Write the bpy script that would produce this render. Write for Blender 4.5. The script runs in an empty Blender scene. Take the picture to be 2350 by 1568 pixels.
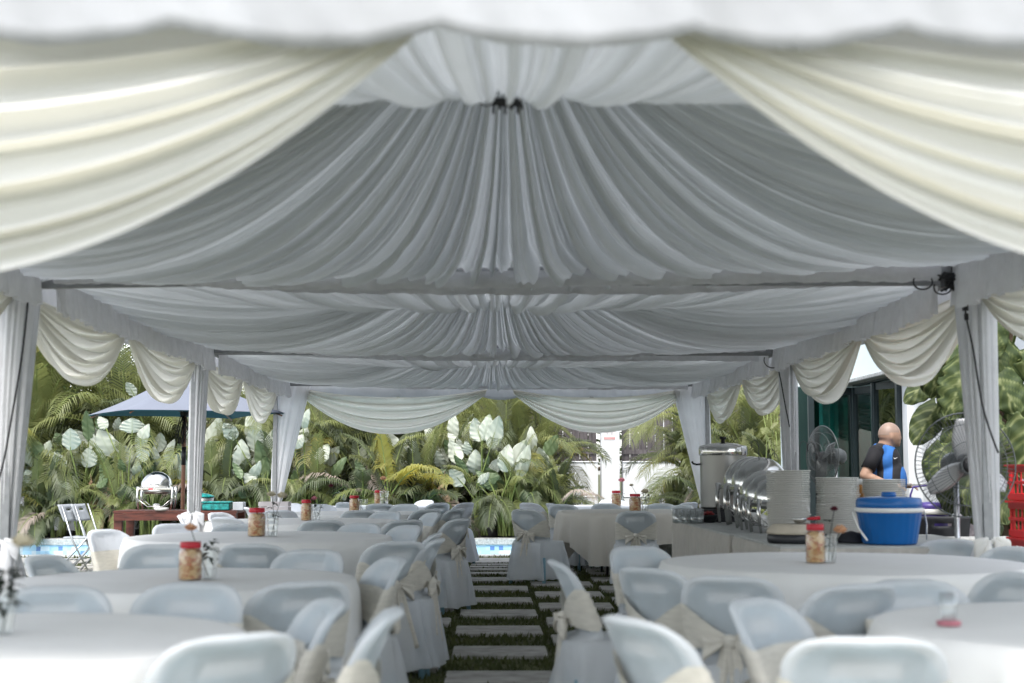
import bpy, math, random
from mathutils import Vector, Matrix, noise
R = math.radians
pi = math.pi
C = bpy.context.scene.collection
sc = bpy.context.scene

# ------------------------------------------------------------------ camera, sky, sun, exposure
CZ = 1.25
YAW, PITCH = R(1.05), R(5.17)
cam_d = bpy.data.cameras.new('camera')
cam = bpy.data.objects.new('camera', cam_d)
C.objects.link(cam)
cam.location = (0, 0, CZ)
cam.rotation_euler = (R(90) + PITCH, 0, -YAW)
cam_d.lens = 50
cam_d.sensor_width = 36
cam_d.clip_start = 0.05
cam_d.clip_end = 500
cam_d.dof.use_dof = True
cam_d.dof.focus_distance = 17.5
cam_d.dof.aperture_fstop = 2.3
sc.camera = cam

world = bpy.data.worlds.new("World")
sc.world = world
world.use_nodes = True
wn = world.node_tree
bg = wn.nodes['Background']
sky = wn.nodes.new('ShaderNodeTexSky')
sky.sky_type = 'NISHITA'
sky.sun_disc = False
SUN_EL, SUN_AZ = 57, -162
sky.sun_elevation = R(SUN_EL)
sky.sun_rotation = R(SUN_AZ)
sky.air_density = 1.0
sky.dust_density = 1.5
sky.ozone_density = 1.0
hs_ = wn.nodes.new('ShaderNodeHueSaturation'); hs_.inputs['Saturation'].default_value = .32   # hazy, near-overcast sky
wn.links.new(sky.outputs['Color'], hs_.inputs['Color']); wn.links.new(hs_.outputs['Color'], bg.inputs['Color'])
bg.inputs['Strength'].default_value = 0.15

sun_d = bpy.data.lights.new('sun', 'SUN')
sun = bpy.data.objects.new('sun', sun_d)
C.objects.link(sun)
sun_d.energy = 1.35
sun_d.angle = R(24)
sun_d.color = (1.0, 0.96, 0.9)
dvec = Vector((math.sin(R(SUN_AZ)) * math.cos(R(SUN_EL)), math.cos(R(SUN_AZ)) * math.cos(R(SUN_EL)), math.sin(R(SUN_EL))))
sun.rotation_euler = dvec.to_track_quat('Z', 'Y').to_euler()

sc.view_settings.view_transform = 'Standard'
sc.view_settings.look = 'None'
sc.view_settings.exposure = 1.62
sc.view_settings.gamma = 1
sc.render.engine = 'CYCLES'
cy = sc.cycles
cy.use_denoising = True
cy.max_bounces = 9
cy.diffuse_bounces = 5
cy.glossy_bounces = 3
cy.transmission_bounces = 6
cy.transparent_max_bounces = 10
cy.sample_clamp_indirect = 6
cy.caustics_reflective = False
cy.caustics_refractive = False

FPX = 50 / 36 * 2350
_fwd = Vector((math.sin(YAW) * math.cos(PITCH), math.cos(YAW) * math.cos(PITCH), math.sin(PITCH)))
_rt = Vector((math.cos(YAW), -math.sin(YAW), 0))
_up = _rt.cross(_fwd)
def at(x, y, Y):
    """world point at distance Y along the garden, seen at (x, y) of a 2350 px wide view"""
    d = _fwd * FPX + _rt * (x - 1175) + _up * (784 - y)
    return Vector((0, 0, CZ)) + d * (Y / d.y)

# ------------------------------------------------------------------ materials
MATS = {}
def nt(name):
    m = bpy.data.materials.new(name)
    m.use_nodes = True
    t = m.node_tree
    return m, t, t.nodes['Principled BSDF'], t.nodes['Material Output']
def mat(name, col, rough=0.6, metal=0.0, var=0.12, scale=8.0, bump=0.0, bscale=60.0, trans=0.0, col2=None, tcol=None, spec=0.4, stretch=None, coat=0.0, detail=4, sheer=0.0):
    """plain surface: colour varied by noise, optional fine bump, optional light let through"""
    m, t, p, out = nt(name)
    L = t.links.new
    tc = t.nodes.new('ShaderNodeTexCoord')
    src = tc.outputs['Object']
    if stretch:
        mp = t.nodes.new('ShaderNodeMapping'); mp.inputs['Scale'].default_value = stretch
        L(src, mp.inputs['Vector']); src = mp.outputs['Vector']
    n = t.nodes.new('ShaderNodeTexNoise'); n.inputs['Scale'].default_value = scale; n.inputs['Detail'].default_value = detail
    L(src, n.inputs['Vector'])
    r = t.nodes.new('ShaderNodeValToRGB')
    c2 = col2 or tuple(c * (1 - var * 2) for c in col)
    r.color_ramp.elements[0].position = 0.3; r.color_ramp.elements[1].position = 0.7
    r.color_ramp.elements[0].color = (*c2, 1); r.color_ramp.elements[1].color = (*col, 1)
    L(n.outputs['Fac'], r.inputs['Fac'])
    L(r.outputs['Color'], p.inputs['Base Color'])
    p.inputs['Roughness'].default_value = rough
    p.inputs['Metallic'].default_value = metal
    p.inputs['Specular IOR Level'].default_value = spec
    p.inputs['Coat Weight'].default_value = coat
    bn = None
    if bump:
        n2 = t.nodes.new('ShaderNodeTexNoise'); n2.inputs['Scale'].default_value = bscale; n2.inputs['Detail'].default_value = 3
        L(src, n2.inputs['Vector'])
        bn = t.nodes.new('ShaderNodeBump'); bn.inputs['Strength'].default_value = bump; bn.inputs['Distance'].default_value = 0.01
        L(n2.outputs['Fac'], bn.inputs['Height']); L(bn.outputs['Normal'], p.inputs['Normal'])
    if trans:
        tr = t.nodes.new('ShaderNodeBsdfTranslucent')
        if tcol: tr.inputs['Color'].default_value = (*tcol, 1)
        else: L(r.outputs['Color'], tr.inputs['Color'])
        if bn: L(bn.outputs['Normal'], tr.inputs['Normal'])
        mx = t.nodes.new('ShaderNodeMixShader'); mx.inputs['Fac'].default_value = trans
        L(p.outputs['BSDF'], mx.inputs[1]); L(tr.outputs['BSDF'], mx.inputs[2]); L(mx.outputs['Shader'], out.inputs['Surface'])
        if sheer:      # thin cloth: a little of what lies under it shows through the weave
            tp = t.nodes.new('ShaderNodeBsdfTransparent'); m2 = t.nodes.new('ShaderNodeMixShader'); m2.inputs['Fac'].default_value = sheer
            L(mx.outputs['Shader'], m2.inputs[1]); L(tp.outputs[0], m2.inputs[2]); L(m2.outputs['Shader'], out.inputs['Surface'])
    MATS[name] = m
    return m
def glassy(name, tint, gloss=0.12, rough=0.03):
    m, t, p, out = nt(name)
    t.nodes.remove(p)
    L = t.links.new
    a = t.nodes.new('ShaderNodeBsdfTransparent'); a.inputs['Color'].default_value = (*tint, 1)
    g = t.nodes.new('ShaderNodeBsdfGlossy'); g.inputs['Roughness'].default_value = rough
    lw = t.nodes.new('ShaderNodeLayerWeight'); lw.inputs['Blend'].default_value = 0.35
    mp = t.nodes.new('ShaderNodeMath'); mp.operation = 'MULTIPLY_ADD'
    mp.inputs[1].default_value = 0.6; mp.inputs[2].default_value = gloss
    L(lw.outputs['Facing'], mp.inputs[0])
    mx = t.nodes.new('ShaderNodeMixShader')
    L(mp.outputs[0], mx.inputs['Fac']); L(a.outputs[0], mx.inputs[1]); L(g.outputs[0], mx.inputs[2]); L(mx.outputs[0], out.inputs['Surface'])
    MATS[name] = m
    return m
mat('lining', (.68, .705, .71), .85, var=.03, scale=3, bump=.15, bscale=25, trans=.52)
mat('cream', (.86, .86, .835), .55, var=.02, scale=4, bump=.15, bscale=120, trans=.42, tcol=(.90, .88, .80), spec=.3)
mat('sheer_lit', (.90, .90, .91), .85, var=.03, scale=6, bump=.2, bscale=40, trans=.55)  # brighter copy of the sheer: light at the far corners put into the colour
mat('tablecloth_beige', (.62, .59, .53), .9, var=.04, scale=2, bump=.7, bscale=5, trans=.12)
mat('sheer', (.86, .87, .89), .85, var=.05, scale=6, bump=.3, bscale=40, trans=.4)
mat('frill', (.80, .80, .83), .85, var=.05, scale=12, bump=.5, bscale=50, trans=.35)
mat('canopy', (.70, .71, .73), .6, var=.08, scale=1.5, bump=.5, bscale=7, trans=.52)
mat('tent_metal', (.30, .31, .32), .5, .7, scale=20)
mat('black_plastic', (.015, .015, .018), .45, scale=20)
mat('cover', (.77, .80, .82), .8, var=.04, scale=5, bump=.8, bscale=11, trans=.36, sheer=.24)
mat('cover_lit', (.80, .83, .88), .8, var=.03, scale=5, bump=.3, bscale=30, trans=.25)  # brighter copy of the cover: open daylight put into the colour
mat('sash', (.73, .70, .62), .75, var=.08, scale=14, bump=.4, bscale=45, trans=.2, stretch=(1, 1, 6))
mat('blue_plastic', (.22, .38, .46), .4, scale=10, trans=.04)
mat('tablecloth', (.83, .83, .81), .9, var=.04, scale=2, bump=.7, bscale=5, trans=.12)
mat('tablecloth_white', (.82, .83, .84), .9, var=.03, scale=3, bump=.2, bscale=60, trans=.12)
mat('skirting', (.44, .42, .38), .9, var=.06, scale=6, bump=.3, bscale=60)
mat('buffet_cloth', (.42, .43, .41), .9, var=.1, scale=10, bump=.3, bscale=60)
mat('table_metal', (.05, .05, .055), .4, .6)
mat('steel', (.62, .62, .60), .16, 1.0, var=.08, scale=3)
mat('steel_brushed', (.42, .42, .41), .38, 1.0, var=.1, scale=4, stretch=(1, 1, .1))
mat('red_lid', (.55, .012, .03), .35, scale=8)
mat('blue_cooler', (.008, .13, .42), .3, scale=3, var=.1)
mat('white_plastic', (.78, .78, .76), .4, scale=5, var=.04)
mat('plate', (.66, .65, .61), .3, scale=8, var=.03)
mat('wood_red', (.13, .035, .022), .45, scale=6, var=.35, bump=.3, bscale=30, stretch=(1, 6, 6))
mat('wood_pole', (.28, .14, .09), .5, scale=6, var=.2, stretch=(6, 6, 1))
mat('wood_fence', (.13, .115, .12), .85, scale=5, var=.3, bump=.5, bscale=20, stretch=(5, 5, .6))
mat('parasol_cloth', (.20, .22, .27), .8, var=.05, scale=2, trans=.12, tcol=(.05, .2, .25))
mat('parasol_under', (.02, .10, .13), .8, var=.1, scale=2)
mat('alu', (.55, .57, .59), .35, .9, scale=10)
mat('grey_panel', (.42, .45, .48), .5, scale=10)
mat('teal', (.03, .42, .40), .3, scale=30, var=.35, trans=.2)
mat('wall_white', (.80, .82, .84), .8, scale=1.2, var=.05, bump=.1, bscale=30)
mat('wall_blue', (.66, .74, .76), .8, scale=1.0, var=.05, bump=.1, bscale=30)
mat('frame_dark', (.02, .032, .036), .4, scale=10)
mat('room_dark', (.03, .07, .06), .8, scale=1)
mat('roof_red', (.45, .16, .10), .7, scale=10)
mat('soil', (.035, .028, .02), .95, scale=6, var=.3, bump=.8, bscale=20)
mat('rock', (.10, .095, .09), .9, scale=4, var=.3, bump=.5, bscale=12)
mat('coping', (.50, .51, .50), .8, scale=30, var=.25, bump=.3, bscale=60)
mat('slab', (.40, .39, .36), .85, scale=9, var=.2, bump=.25, bscale=50)
mat('concrete', (.25, .25, .25), .9, scale=10, var=.15, bump=.3)
mat('stem', (.20, .25, .07), .6, scale=8, var=.2)
mat('trunk', (.22, .19, .12), .8, scale=10, var=.3, bump=.5, stretch=(1, 1, 4))
mat('bark', (.10, .07, .045), .9, scale=8, var=.35, bump=.8, stretch=(1, 1, .3))
mat('palm_leaf', (.215, .23, .09), .45, scale=1.7, col2=(.10, .12, .045), trans=.35, tcol=(.38, .40, .13))
mat('palm_leaf_yellow', (.26, .25, .10), .55, scale=2.5, col2=(.22, .22, .04), trans=.35, tcol=(.6, .45, .05))
mat('palm_leaf_dry', (.40, .34, .30), .8, scale=3, col2=(.22, .17, .13), trans=.2)
mat('palm_leaf_dark', (.13, .15, .075), .5, scale=1.5, col2=(.05, .065, .035), trans=.25)
mat('pale_leaf', (.60, .66, .56), .55, scale=2.2, col2=(.50, .57, .47), trans=.28, tcol=(.55, .68, .36))
mat('green_leaf', (.10, .17, .07), .4, scale=2, col2=(.05, .10, .04), trans=.3, tcol=(.25, .4, .08))
mat('dry_leaf', (.50, .36, .24), .8, scale=4, col2=(.35, .22, .14), trans=.2)
mat('tree_leaf', (.06, .10, .028), .5, scale=.7, col2=(.025, .045, .014), trans=.3, tcol=(.14, .2, .03))
mat('skin', (.44, .275, .20), .5, scale=5, var=.06)
mat('scalp', (.37, .265, .215), .45, scale=6, var=.1)
mat('trousers', (.02, .022, .03), .9, scale=6)
mat('shirt_black', (.012, .012, .016), .8, scale=8)
mat('shirt_blue', (.02, .12, .42), .7, scale=8, var=.08)
mat('purple_plastic', (.10, .07, .32), .35, scale=6)
mat('red_plastic', (.62, .02, .03), .35, scale=6, var=.05)
mat('check_cloth', (.60, .52, .55), .9, scale=30, var=.2)
mat('fan_blade', (.42, .43, .45), .35, .3, scale=5)
mat('fan_grey', (.09, .10, .105), .35, .2, scale=5)
mat('petal_white', (.70, .64, .48), .6, scale=40, var=.1, trans=.2)
mat('petal_peach', (.75, .45, .27), .6, scale=40, var=.1, trans=.2)
mat('petal_pink', (.65, .25, .30), .6, scale=40, var=.15, trans=.2)
mat('petal_red', (.10, .004, .02), .5, scale=40, var=.2)
mat('leaf_dark', (.02, .035, .02), .5, scale=20)
mat('black_tray', (.02, .022, .026), .4, scale=10)
mat('red_food', (.30, .015, .015), .4, scale=40, var=.35, bump=.8, bscale=60)
mat('beige_lid', (.50, .45, .36), .5, scale=10)
mat('paper', (.72, .66, .66), .8, scale=6, var=.05)
mat('ink_grey', (.35, .38, .42), .8, scale=10)
mat('ink_pink', (.62, .34, .34), .8, scale=10)
mat('green_tape', (.25, .5, .4), .6, scale=10)
mat('white_ink', (.85, .85, .85), .6, scale=10, var=.01)
mat('orange_peel', (.55, .25, .05), .5, scale=10)
glassy('glass_clear', (.93, .95, .95), .10)
glassy('glass_green', (.10, .34, .30), .10, .01)
glassy('plastic_clear', (.95, .95, .94), .015, .12)

# crackers seen in the jars
m, t, p, out = nt('crackers')
tc = t.nodes.new('ShaderNodeTexCoord'); v = t.nodes.new('ShaderNodeTexVoronoi'); v.inputs['Scale'].default_value = 42
mp = t.nodes.new('ShaderNodeMapping'); mp.inputs['Scale'].default_value = (1, 1, 1.8); mp.inputs['Rotation'].default_value = (.5, .3, .2)
t.links.new(tc.outputs['Object'], mp.inputs['Vector']); t.links.new(mp.outputs['Vector'], v.inputs['Vector'])
r_ = t.nodes.new('ShaderNodeValToRGB'); cr = r_.color_ramp
cr.elements[0].color = (.52, .30, .13, 1); cr.elements[1].color = (.62, .45, .26, 1)
e = cr.elements.new(.35); e.color = (.40, .13, .05, 1); e = cr.elements.new(.6); e.color = (.60, .40, .20, 1)
sp = t.nodes.new('ShaderNodeSeparateColor'); t.links.new(v.outputs['Color'], sp.inputs['Color']); t.links.new(sp.outputs[0], r_.inputs['Fac'])
t.links.new(r_.outputs['Color'], p.inputs['Base Color']); p.inputs['Roughness'].default_value = .35
b_ = t.nodes.new('ShaderNodeBump'); b_.inputs['Strength'].default_value = .8; b_.inputs['Distance'].default_value = .01
t.links.new(v.outputs['Distance'], b_.inputs['Height']); t.links.new(b_.outputs['Normal'], p.inputs['Normal'])
MATS['crackers'] = m

# lawn
m, t, p, out = nt('lawn')
tc = t.nodes.new('ShaderNodeTexCoord')
n1 = t.nodes.new('ShaderNodeTexNoise'); n1.inputs['Scale'].default_value = 2.2; n1.inputs['Detail'].default_value = 8
t.links.new(tc.outputs['Object'], n1.inputs['Vector'])
r_ = t.nodes.new('ShaderNodeValToRGB'); r_.color_ramp.elements[0].position = .35; r_.color_ramp.elements[1].position = .65
r_.color_ramp.elements[0].color = (.045, .048, .02, 1); r_.color_ramp.elements[1].color = (.085, .095, .03, 1)
t.links.new(n1.outputs['Fac'], r_.inputs['Fac']); t.links.new(r_.outputs['Color'], p.inputs['Base Color'])
n2 = t.nodes.new('ShaderNodeTexNoise'); n2.inputs['Scale'].default_value = 60; t.links.new(tc.outputs['Object'], n2.inputs['Vector'])
b_ = t.nodes.new('ShaderNodeBump'); b_.inputs['Strength'].default_value = .9; b_.inputs['Distance'].default_value = .02
t.links.new(n2.outputs['Fac'], b_.inputs['Height']); t.links.new(b_.outputs['Normal'], p.inputs['Normal']); p.inputs['Roughness'].default_value = .9
MATS['lawn'] = m
mat('grass_blade', (.10, .115, .035), .7, scale=3, col2=(.05, .065, .02), trans=.25)

# pool mosaic and water
m, t, p, out = nt('pool_tile')
tc = t.nodes.new('ShaderNodeTexCoord'); mp = t.nodes.new('ShaderNodeMapping'); mp.inputs['Scale'].default_value = (13, 13, 13)
t.links.new(tc.outputs['Object'], mp.inputs['Vector'])
fl = t.nodes.new('ShaderNodeVectorMath'); fl.operation = 'FLOOR'; t.links.new(mp.outputs['Vector'], fl.inputs[0])
wn_ = t.nodes.new('ShaderNodeTexWhiteNoise'); wn_.noise_dimensions = '3D'; t.links.new(fl.outputs['Vector'], wn_.inputs['Vector'])
r_ = t.nodes.new('ShaderNodeValToRGB'); r_.color_ramp.interpolation = 'CONSTANT'; cr = r_.color_ramp
cr.elements[0].color = (.36, .54, .66, 1); cr.elements[1].position = .35; cr.elements[1].color = (.62, .70, .74, 1)
e = cr.elements.new(.6); e.color = (.42, .62, .76, 1); e = cr.elements.new(.86); e.color = (.12, .22, .48, 1)
t.links.new(wn_.outputs['Value'], r_.inputs['Fac']); t.links.new(r_.outputs['Color'], p.inputs['Base Color']); p.inputs['Roughness'].default_value = .25
MATS['pool_tile'] = m
m, t, p, out = nt('pool_water')
p.inputs['Base Color'].default_value = (.26, .45, .53, 1); p.inputs['Roughness'].default_value = .04
tc = t.nodes.new('ShaderNodeTexCoord'); n1 = t.nodes.new('ShaderNodeTexNoise'); n1.inputs['Scale'].default_value = 5; t.links.new(tc.outputs['Object'], n1.inputs['Vector'])
b_ = t.nodes.new('ShaderNodeBump'); b_.inputs['Strength'].default_value = .4; b_.inputs['Distance'].default_value = .02
t.links.new(n1.outputs['Fac'], b_.inputs['Height']); t.links.new(b_.outputs['Normal'], p.inputs['Normal'])
MATS['pool_water'] = m
# variegated climber leaf: cream streaks along the veins
m, t, p, out = nt('variegated_leaf')
tc = t.nodes.new('ShaderNodeTexCoord'); n1 = t.nodes.new('ShaderNodeAttribute'); n1.attribute_name = 'streak'
r_ = t.nodes.new('ShaderNodeValToRGB'); cr = r_.color_ramp
cr.elements[0].position = .35; cr.elements[0].color = (.05, .075, .028, 1); cr.elements[1].position = .92; cr.elements[1].color = (.28, .31, .15, 1)
e = cr.elements.new(.58); e.color = (.10, .13, .045, 1)
t.links.new(n1.outputs['Fac'], r_.inputs['Fac']); t.links.new(r_.outputs['Color'], p.inputs['Base Color']); p.inputs['Roughness'].default_value = .55; p.inputs['Specular IOR Level'].default_value = .25
tr = t.nodes.new('ShaderNodeBsdfTranslucent'); t.links.new(r_.outputs['Color'], tr.inputs['Color'])
mx = t.nodes.new('ShaderNodeMixShader'); mx.inputs['Fac'].default_value = .25
t.links.new(p.outputs['BSDF'], mx.inputs[1]); t.links.new(tr.outputs['BSDF'], mx.inputs[2]); t.links.new(mx.outputs['Shader'], out.inputs['Surface'])
MATS['variegated_leaf'] = m

def veined(name, c_lo, c_mid, c_hi, tcol, rough=.5):
    m, t, p, out = nt(name); at_ = t.nodes.new('ShaderNodeAttribute'); at_.attribute_name = 'streak'
    r = t.nodes.new('ShaderNodeValToRGB'); cr = r.color_ramp; cr.elements[0].color = (*c_lo, 1); cr.elements[1].color = (*c_hi, 1); e = cr.elements.new(.5); e.color = (*c_mid, 1)
    t.links.new(at_.outputs['Fac'], r.inputs['Fac']); t.links.new(r.outputs['Color'], p.inputs['Base Color']); p.inputs['Roughness'].default_value = rough
    tr = t.nodes.new('ShaderNodeBsdfTranslucent'); tr.inputs['Color'].default_value = (*tcol, 1); mx = t.nodes.new('ShaderNodeMixShader'); mx.inputs['Fac'].default_value = .28
    t.links.new(p.outputs['BSDF'], mx.inputs[1]); t.links.new(tr.outputs['BSDF'], mx.inputs[2]); t.links.new(mx.outputs['Shader'], out.inputs['Surface']); MATS[name] = m
veined('pale_leaf', (.33, .37, .24), (.50, .53, .45), (.58, .60, .52), (.52, .58, .36))
veined('green_leaf', (.05, .08, .03), (.12, .17, .08), (.22, .27, .14), (.25, .38, .1), .4)

# ------------------------------------------------------------------ mesh helpers
class MB:
    def __init__(s): s.v = []; s.f = []
    def add(s, vs, fs):
        o = len(s.v); s.v += [tuple(p) for p in vs]; s.f += [tuple(i + o for i in f) for f in fs]; return s
    def box(s, c, d, rz=0, rx=0, ry=0):
        M = Matrix.Rotation(rz, 3, 'Z') @ Matrix.Rotation(ry, 3, 'Y') @ Matrix.Rotation(rx, 3, 'X')
        vs = [Vector(c) + M @ Vector((x * d[0] / 2, y * d[1] / 2, z * d[2] / 2)) for z in (-1, 1) for y in (-1, 1) for x in (-1, 1)]
        return s.add(vs, [(0, 2, 3, 1), (4, 5, 7, 6), (0, 1, 5, 4), (2, 6, 7, 3), (0, 4, 6, 2), (1, 3, 7, 5)])
    def bar(s, a, b, w, h=None):
        a = Vector(a); b = Vector(b); h = h or w; d = (b - a).normalized()
        u = d.cross(Vector((0, 0, 1)));
        if u.length < 1e-3: u = Vector((1, 0, 0))
        u.normalize(); v = u.cross(d)
        vs = [q + u * x * w / 2 + v * y * h / 2 for q in (a, b) for x, y in ((-1, -1), (1, -1), (1, 1), (-1, 1))]
        return s.add(vs, [(3, 2, 1, 0), (4, 5, 6, 7), (0, 1, 5, 4), (1, 2, 6, 5), (2, 3, 7, 6), (3, 0, 4, 7)])
    def tube(s, pts, r, n=8, cap=True):
        pts = [Vector(p) for p in pts]; rs = r if isinstance(r, (list, tuple)) else [r] * len(pts)
        vs = []; fs = []; pu = None
        for i, p in enumerate(pts):
            d = (pts[min(i + 1, len(pts) - 1)] - pts[max(i - 1, 0)]).normalized()
            u = pu - d * pu.dot(d) if pu is not None else d.orthogonal()
            if u.length < 1e-6: u = d.orthogonal()
            u.normalize(); pu = u; w = d.cross(u)
            for k in range(n):
                a = 2 * pi * k / n; vs.append(p + (u * math.cos(a) + w * math.sin(a)) * rs[i])
        for i in range(len(pts) - 1):
            for k in range(n):
                a = i * n + k; b = i * n + (k + 1) % n; fs.append((a, b, b + n, a + n))
        if cap: fs.append(tuple(range(n - 1, -1, -1))); fs.append(tuple(range((len(pts) - 1) * n, len(pts) * n)))
        return s.add(vs, fs)
    def lathe(s, prof, c=(0, 0, 0), n=24, f=None):
        vs = []; fs = []
        for r, z in prof:
            for k in range(n):
                a = 2 * pi * k / n; rr = r * (f(a, z) if f else 1)
                vs.append((c[0] + rr * math.cos(a), c[1] + rr * math.sin(a), c[2] + z))
        for i in range(len(prof) - 1):
            for k in range(n):
                a = i * n + k; b = i * n + (k + 1) % n; fs.append((a, b, b + n, a + n))
        if prof[0][0] > 1e-4: fs.append(tuple(range(n - 1, -1, -1)))
        if prof[-1][0] > 1e-4: fs.append(tuple(range((len(prof) - 1) * n, len(prof) * n)))
        return s.add(vs, fs)
    def ball(s, c, r, n=12, m=8, f=None):
        rx, ry, rz = r if isinstance(r, (tuple, list)) else (r, r, r)
        vs = []; fs = []
        for i in range(m + 1):
            ph = -pi / 2 + pi * i / m
            for k in range(n):
                a = 2 * pi * k / n; q = Vector((math.cos(ph) * math.cos(a), math.cos(ph) * math.sin(a), math.sin(ph)))
                if f: q = f(q)
                vs.append((c[0] + q.x * rx, c[1] + q.y * ry, c[2] + q.z * rz))
        for i in range(m):
            for k in range(n):
                a = i * n + k; b = i * n + (k + 1) % n; fs.append((a, b, b + n, a + n))
        return s.add(vs, fs)
    def grid(s, fn, nu, nv, loop=False):
        vs = [fn(i / nu, j / nv) for j in range(nv + 1) for i in range(nu if loop else nu + 1)]
        w = nu if loop else nu + 1; fs = []
        for j in range(nv):
            for i in range(nu):
                a = j * w + i; b = j * w + (i + 1) % w; fs.append((a, b, b + w, a + w))
        return s.add(vs, fs)
    def xf(s, M):
        s.v = [tuple(M @ Vector(p)) for p in s.v]; return s
    def build(s, name, m, parent=None, smooth=True, loc=None):
        me = bpy.data.meshes.new(name); me.from_pydata(s.v, [], s.f); me.update()
        if smooth: me.polygons.foreach_set('use_smooth', [True] * len(me.polygons))
        me.materials.append(MATS[m] if isinstance(m, str) else m)
        o = bpy.data.objects.new(name, me); C.objects.link(o)
        if parent is not None: o.parent = parent
        if loc is not None: o.location = loc
        return o
def soft(o, w=.004, seg=2):
    b = o.modifiers.new('bevel', 'BEVEL'); b.width = w; b.segments = seg; b.limit_method = 'ANGLE'; b.angle_limit = R(40)
    return o
def tag(o, label, cat, group=None, kind=None):
    if label: o['label'] = label
    if cat: o['category'] = cat
    if group: o['group'] = group
    if kind: o['kind'] = kind
    return o
def thing(name, label, cat, loc=(0, 0, 0), rz=0, group=None):
    o = bpy.data.objects.new(name, None); C.objects.link(o); o.location = loc; o.rotation_euler = (0, 0, rz)
    o.empty_display_size = .1
    return tag(o, label, cat, group)
def dup(root, loc=None, rz=None, label=None, scale=None):
    r = root.copy(); C.objects.link(r)
    if loc is not None: r.location = loc
    if rz is not None: r.rotation_euler = (0, 0, rz)
    if scale: r.scale = (scale,) * 3
    if label: r['label'] = label
    for ch in list(root.children):
        c = ch.copy(); C.objects.link(c); c.parent = r
        for g in ch.children:
            d = g.copy(); C.objects.link(d); d.parent = c
    return r
class N1:
    """smooth 1-D noise, sum of sines with random phase"""
    def __init__(s, seed, freqs):
        rn = random.Random(seed); s.t = [(f * rn.uniform(.85, 1.15), rn.uniform(0, 6.28), a) for f, a in freqs]
    def __call__(s, x): return sum(a * math.sin(f * x + p) for f, p, a in s.t)
# ------------------------------------------------------------------ ground, path, pool
rnd = random.Random(7)
g = MB()
PX0, PX1, PY0, PY1 = -13.0, 3.4, 21.0, 25.2
for x0, x1, y0, y1 in ((-150, 150, -60, PY0), (-150, PX0, PY0, PY1), (PX1, 150, PY0, PY1), (-150, 150, PY1, 400)):
    g.add([(x0, y0, 0), (x1, y0, 0), (x1, y1, 0), (x0, y1, 0)], [(0, 1, 2, 3)])
tag(g.build('ground', 'lawn', smooth=False), 'short dark lawn running under the tents to the pool', 'lawn', kind='structure')
g = MB()
TCX = .08
def slab(cx, cy, w, d):
    h = .03 + rnd.uniform(-.004, .006)
    g.box((cx + rnd.uniform(-.015, .015), cy, h / 2 - .01), (w + rnd.uniform(-.02, .02), d + rnd.uniform(-.03, .02), h + .02), rz=R(rnd.uniform(-.8, .8)))
SLABS = []
for k in range(-7, 7):
    cx = .1 + .72 * k
    for j in range(-5, 8):
        cyy = 8.58 + 1.27 * j + (.0 if k % 2 == 0 else .63)
        if cyy < 16.6: SLABS.append((cx, cyy, .66, .54))
for k in range(-14, 7):
    cx = .1 + .72 * k
    for cyy, d in ((17.2, .28), (17.75, .26), (18.25, .26), (18.7, .22), (19.6, 1.0)):
        SLABS.append((cx, cyy + (0 if k % 2 == 0 else .08), .60, d))
for s_ in SLABS: slab(*s_)
tag(soft(g.build('path', 'slab', smooth=False), .006, 1), 'pale stepping slabs set in rows across the lawn', 'paving', kind='structure')

# grass blades standing between the slabs
g = MB()
def on_slab(x, y):
    for cx, cy_, w, d in SLABS:
        if abs(x - cx) < w / 2 + .004 and abs(y - cy_) < d / 2 + .004: return True
    return False
nb = 0
while nb < 26000:
    y = 6.5 + 14.3 * rnd.random() ** .9; x = rnd.uniform(-1.3, 2.4) if y < 17 else rnd.uniform(-9, 3)
    if on_slab(x, y): continue
    h = rnd.uniform(.018, .05); a = rnd.uniform(0, 2 * pi); w = rnd.uniform(.004, .009) * (1 + y / 14)
    dx, dy = math.cos(a) * w, math.sin(a) * w; lx, ly = rnd.uniform(-.025, .025), rnd.uniform(-.025, .025)
    g.add([(x - dx, y - dy, 0), (x + dx, y + dy, 0), (x + lx, y + ly, h)], [(0, 1, 2)]); nb += 1
tag(g.build('grass', 'grass_blade', smooth=False), 'short grass tufts growing between the stepping slabs', 'grass', kind='stuff')

# pool: shell with tiles, coping, water
p_ = MB(); zb = -1.2
p_.add([(PX0, PY1, zb), (PX1, PY1, zb), (PX1, PY1, -.05), (PX0, PY1, -.05)], [(0, 1, 2, 3)])
p_.add([(PX0, PY0, zb), (PX1, PY0, zb), (PX1, PY0, -.05), (PX0, PY0, -.05)], [(3, 2, 1, 0)])
p_.add([(PX0, PY0, zb), (PX0, PY1, zb), (PX0, PY1, -.05), (PX0, PY0, -.05)], [(0, 1, 2, 3)])
p_.add([(PX1, PY0, zb), (PX1, PY1, zb), (PX1, PY1, -.05), (PX1, PY0, -.05)], [(3, 2, 1, 0)])
p_.add([(PX0, PY0, zb), (PX1, PY0, zb), (PX1, PY1, zb), (PX0, PY1, zb)], [(0, 1, 2, 3)])
tag(p_.build('pool_shell', 'pool_tile', smooth=False), 'blue and white mosaic wall of the swimming pool', 'pool', kind='structure')
p_ = MB()
p_.box(((PX0 + PX1) / 2, PY0 - .13, -.0), (PX1 - PX0 + .8, .3, .05)); p_.box(((PX0 + PX1) / 2, PY1 + .17, .0), (PX1 - PX0 + .8, .4, .11))
tag(soft(p_.build('pool_coping', 'coping', smooth=False), .01, 2), 'grey stone coping along the edges of the pool', 'coping', kind='structure')
p_ = MB(); p_.add([(PX0, PY0, -.21), (PX1, PY0, -.21), (PX1, PY1, -.21), (PX0, PY1, -.21)], [(0, 1, 2, 3)])
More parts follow.
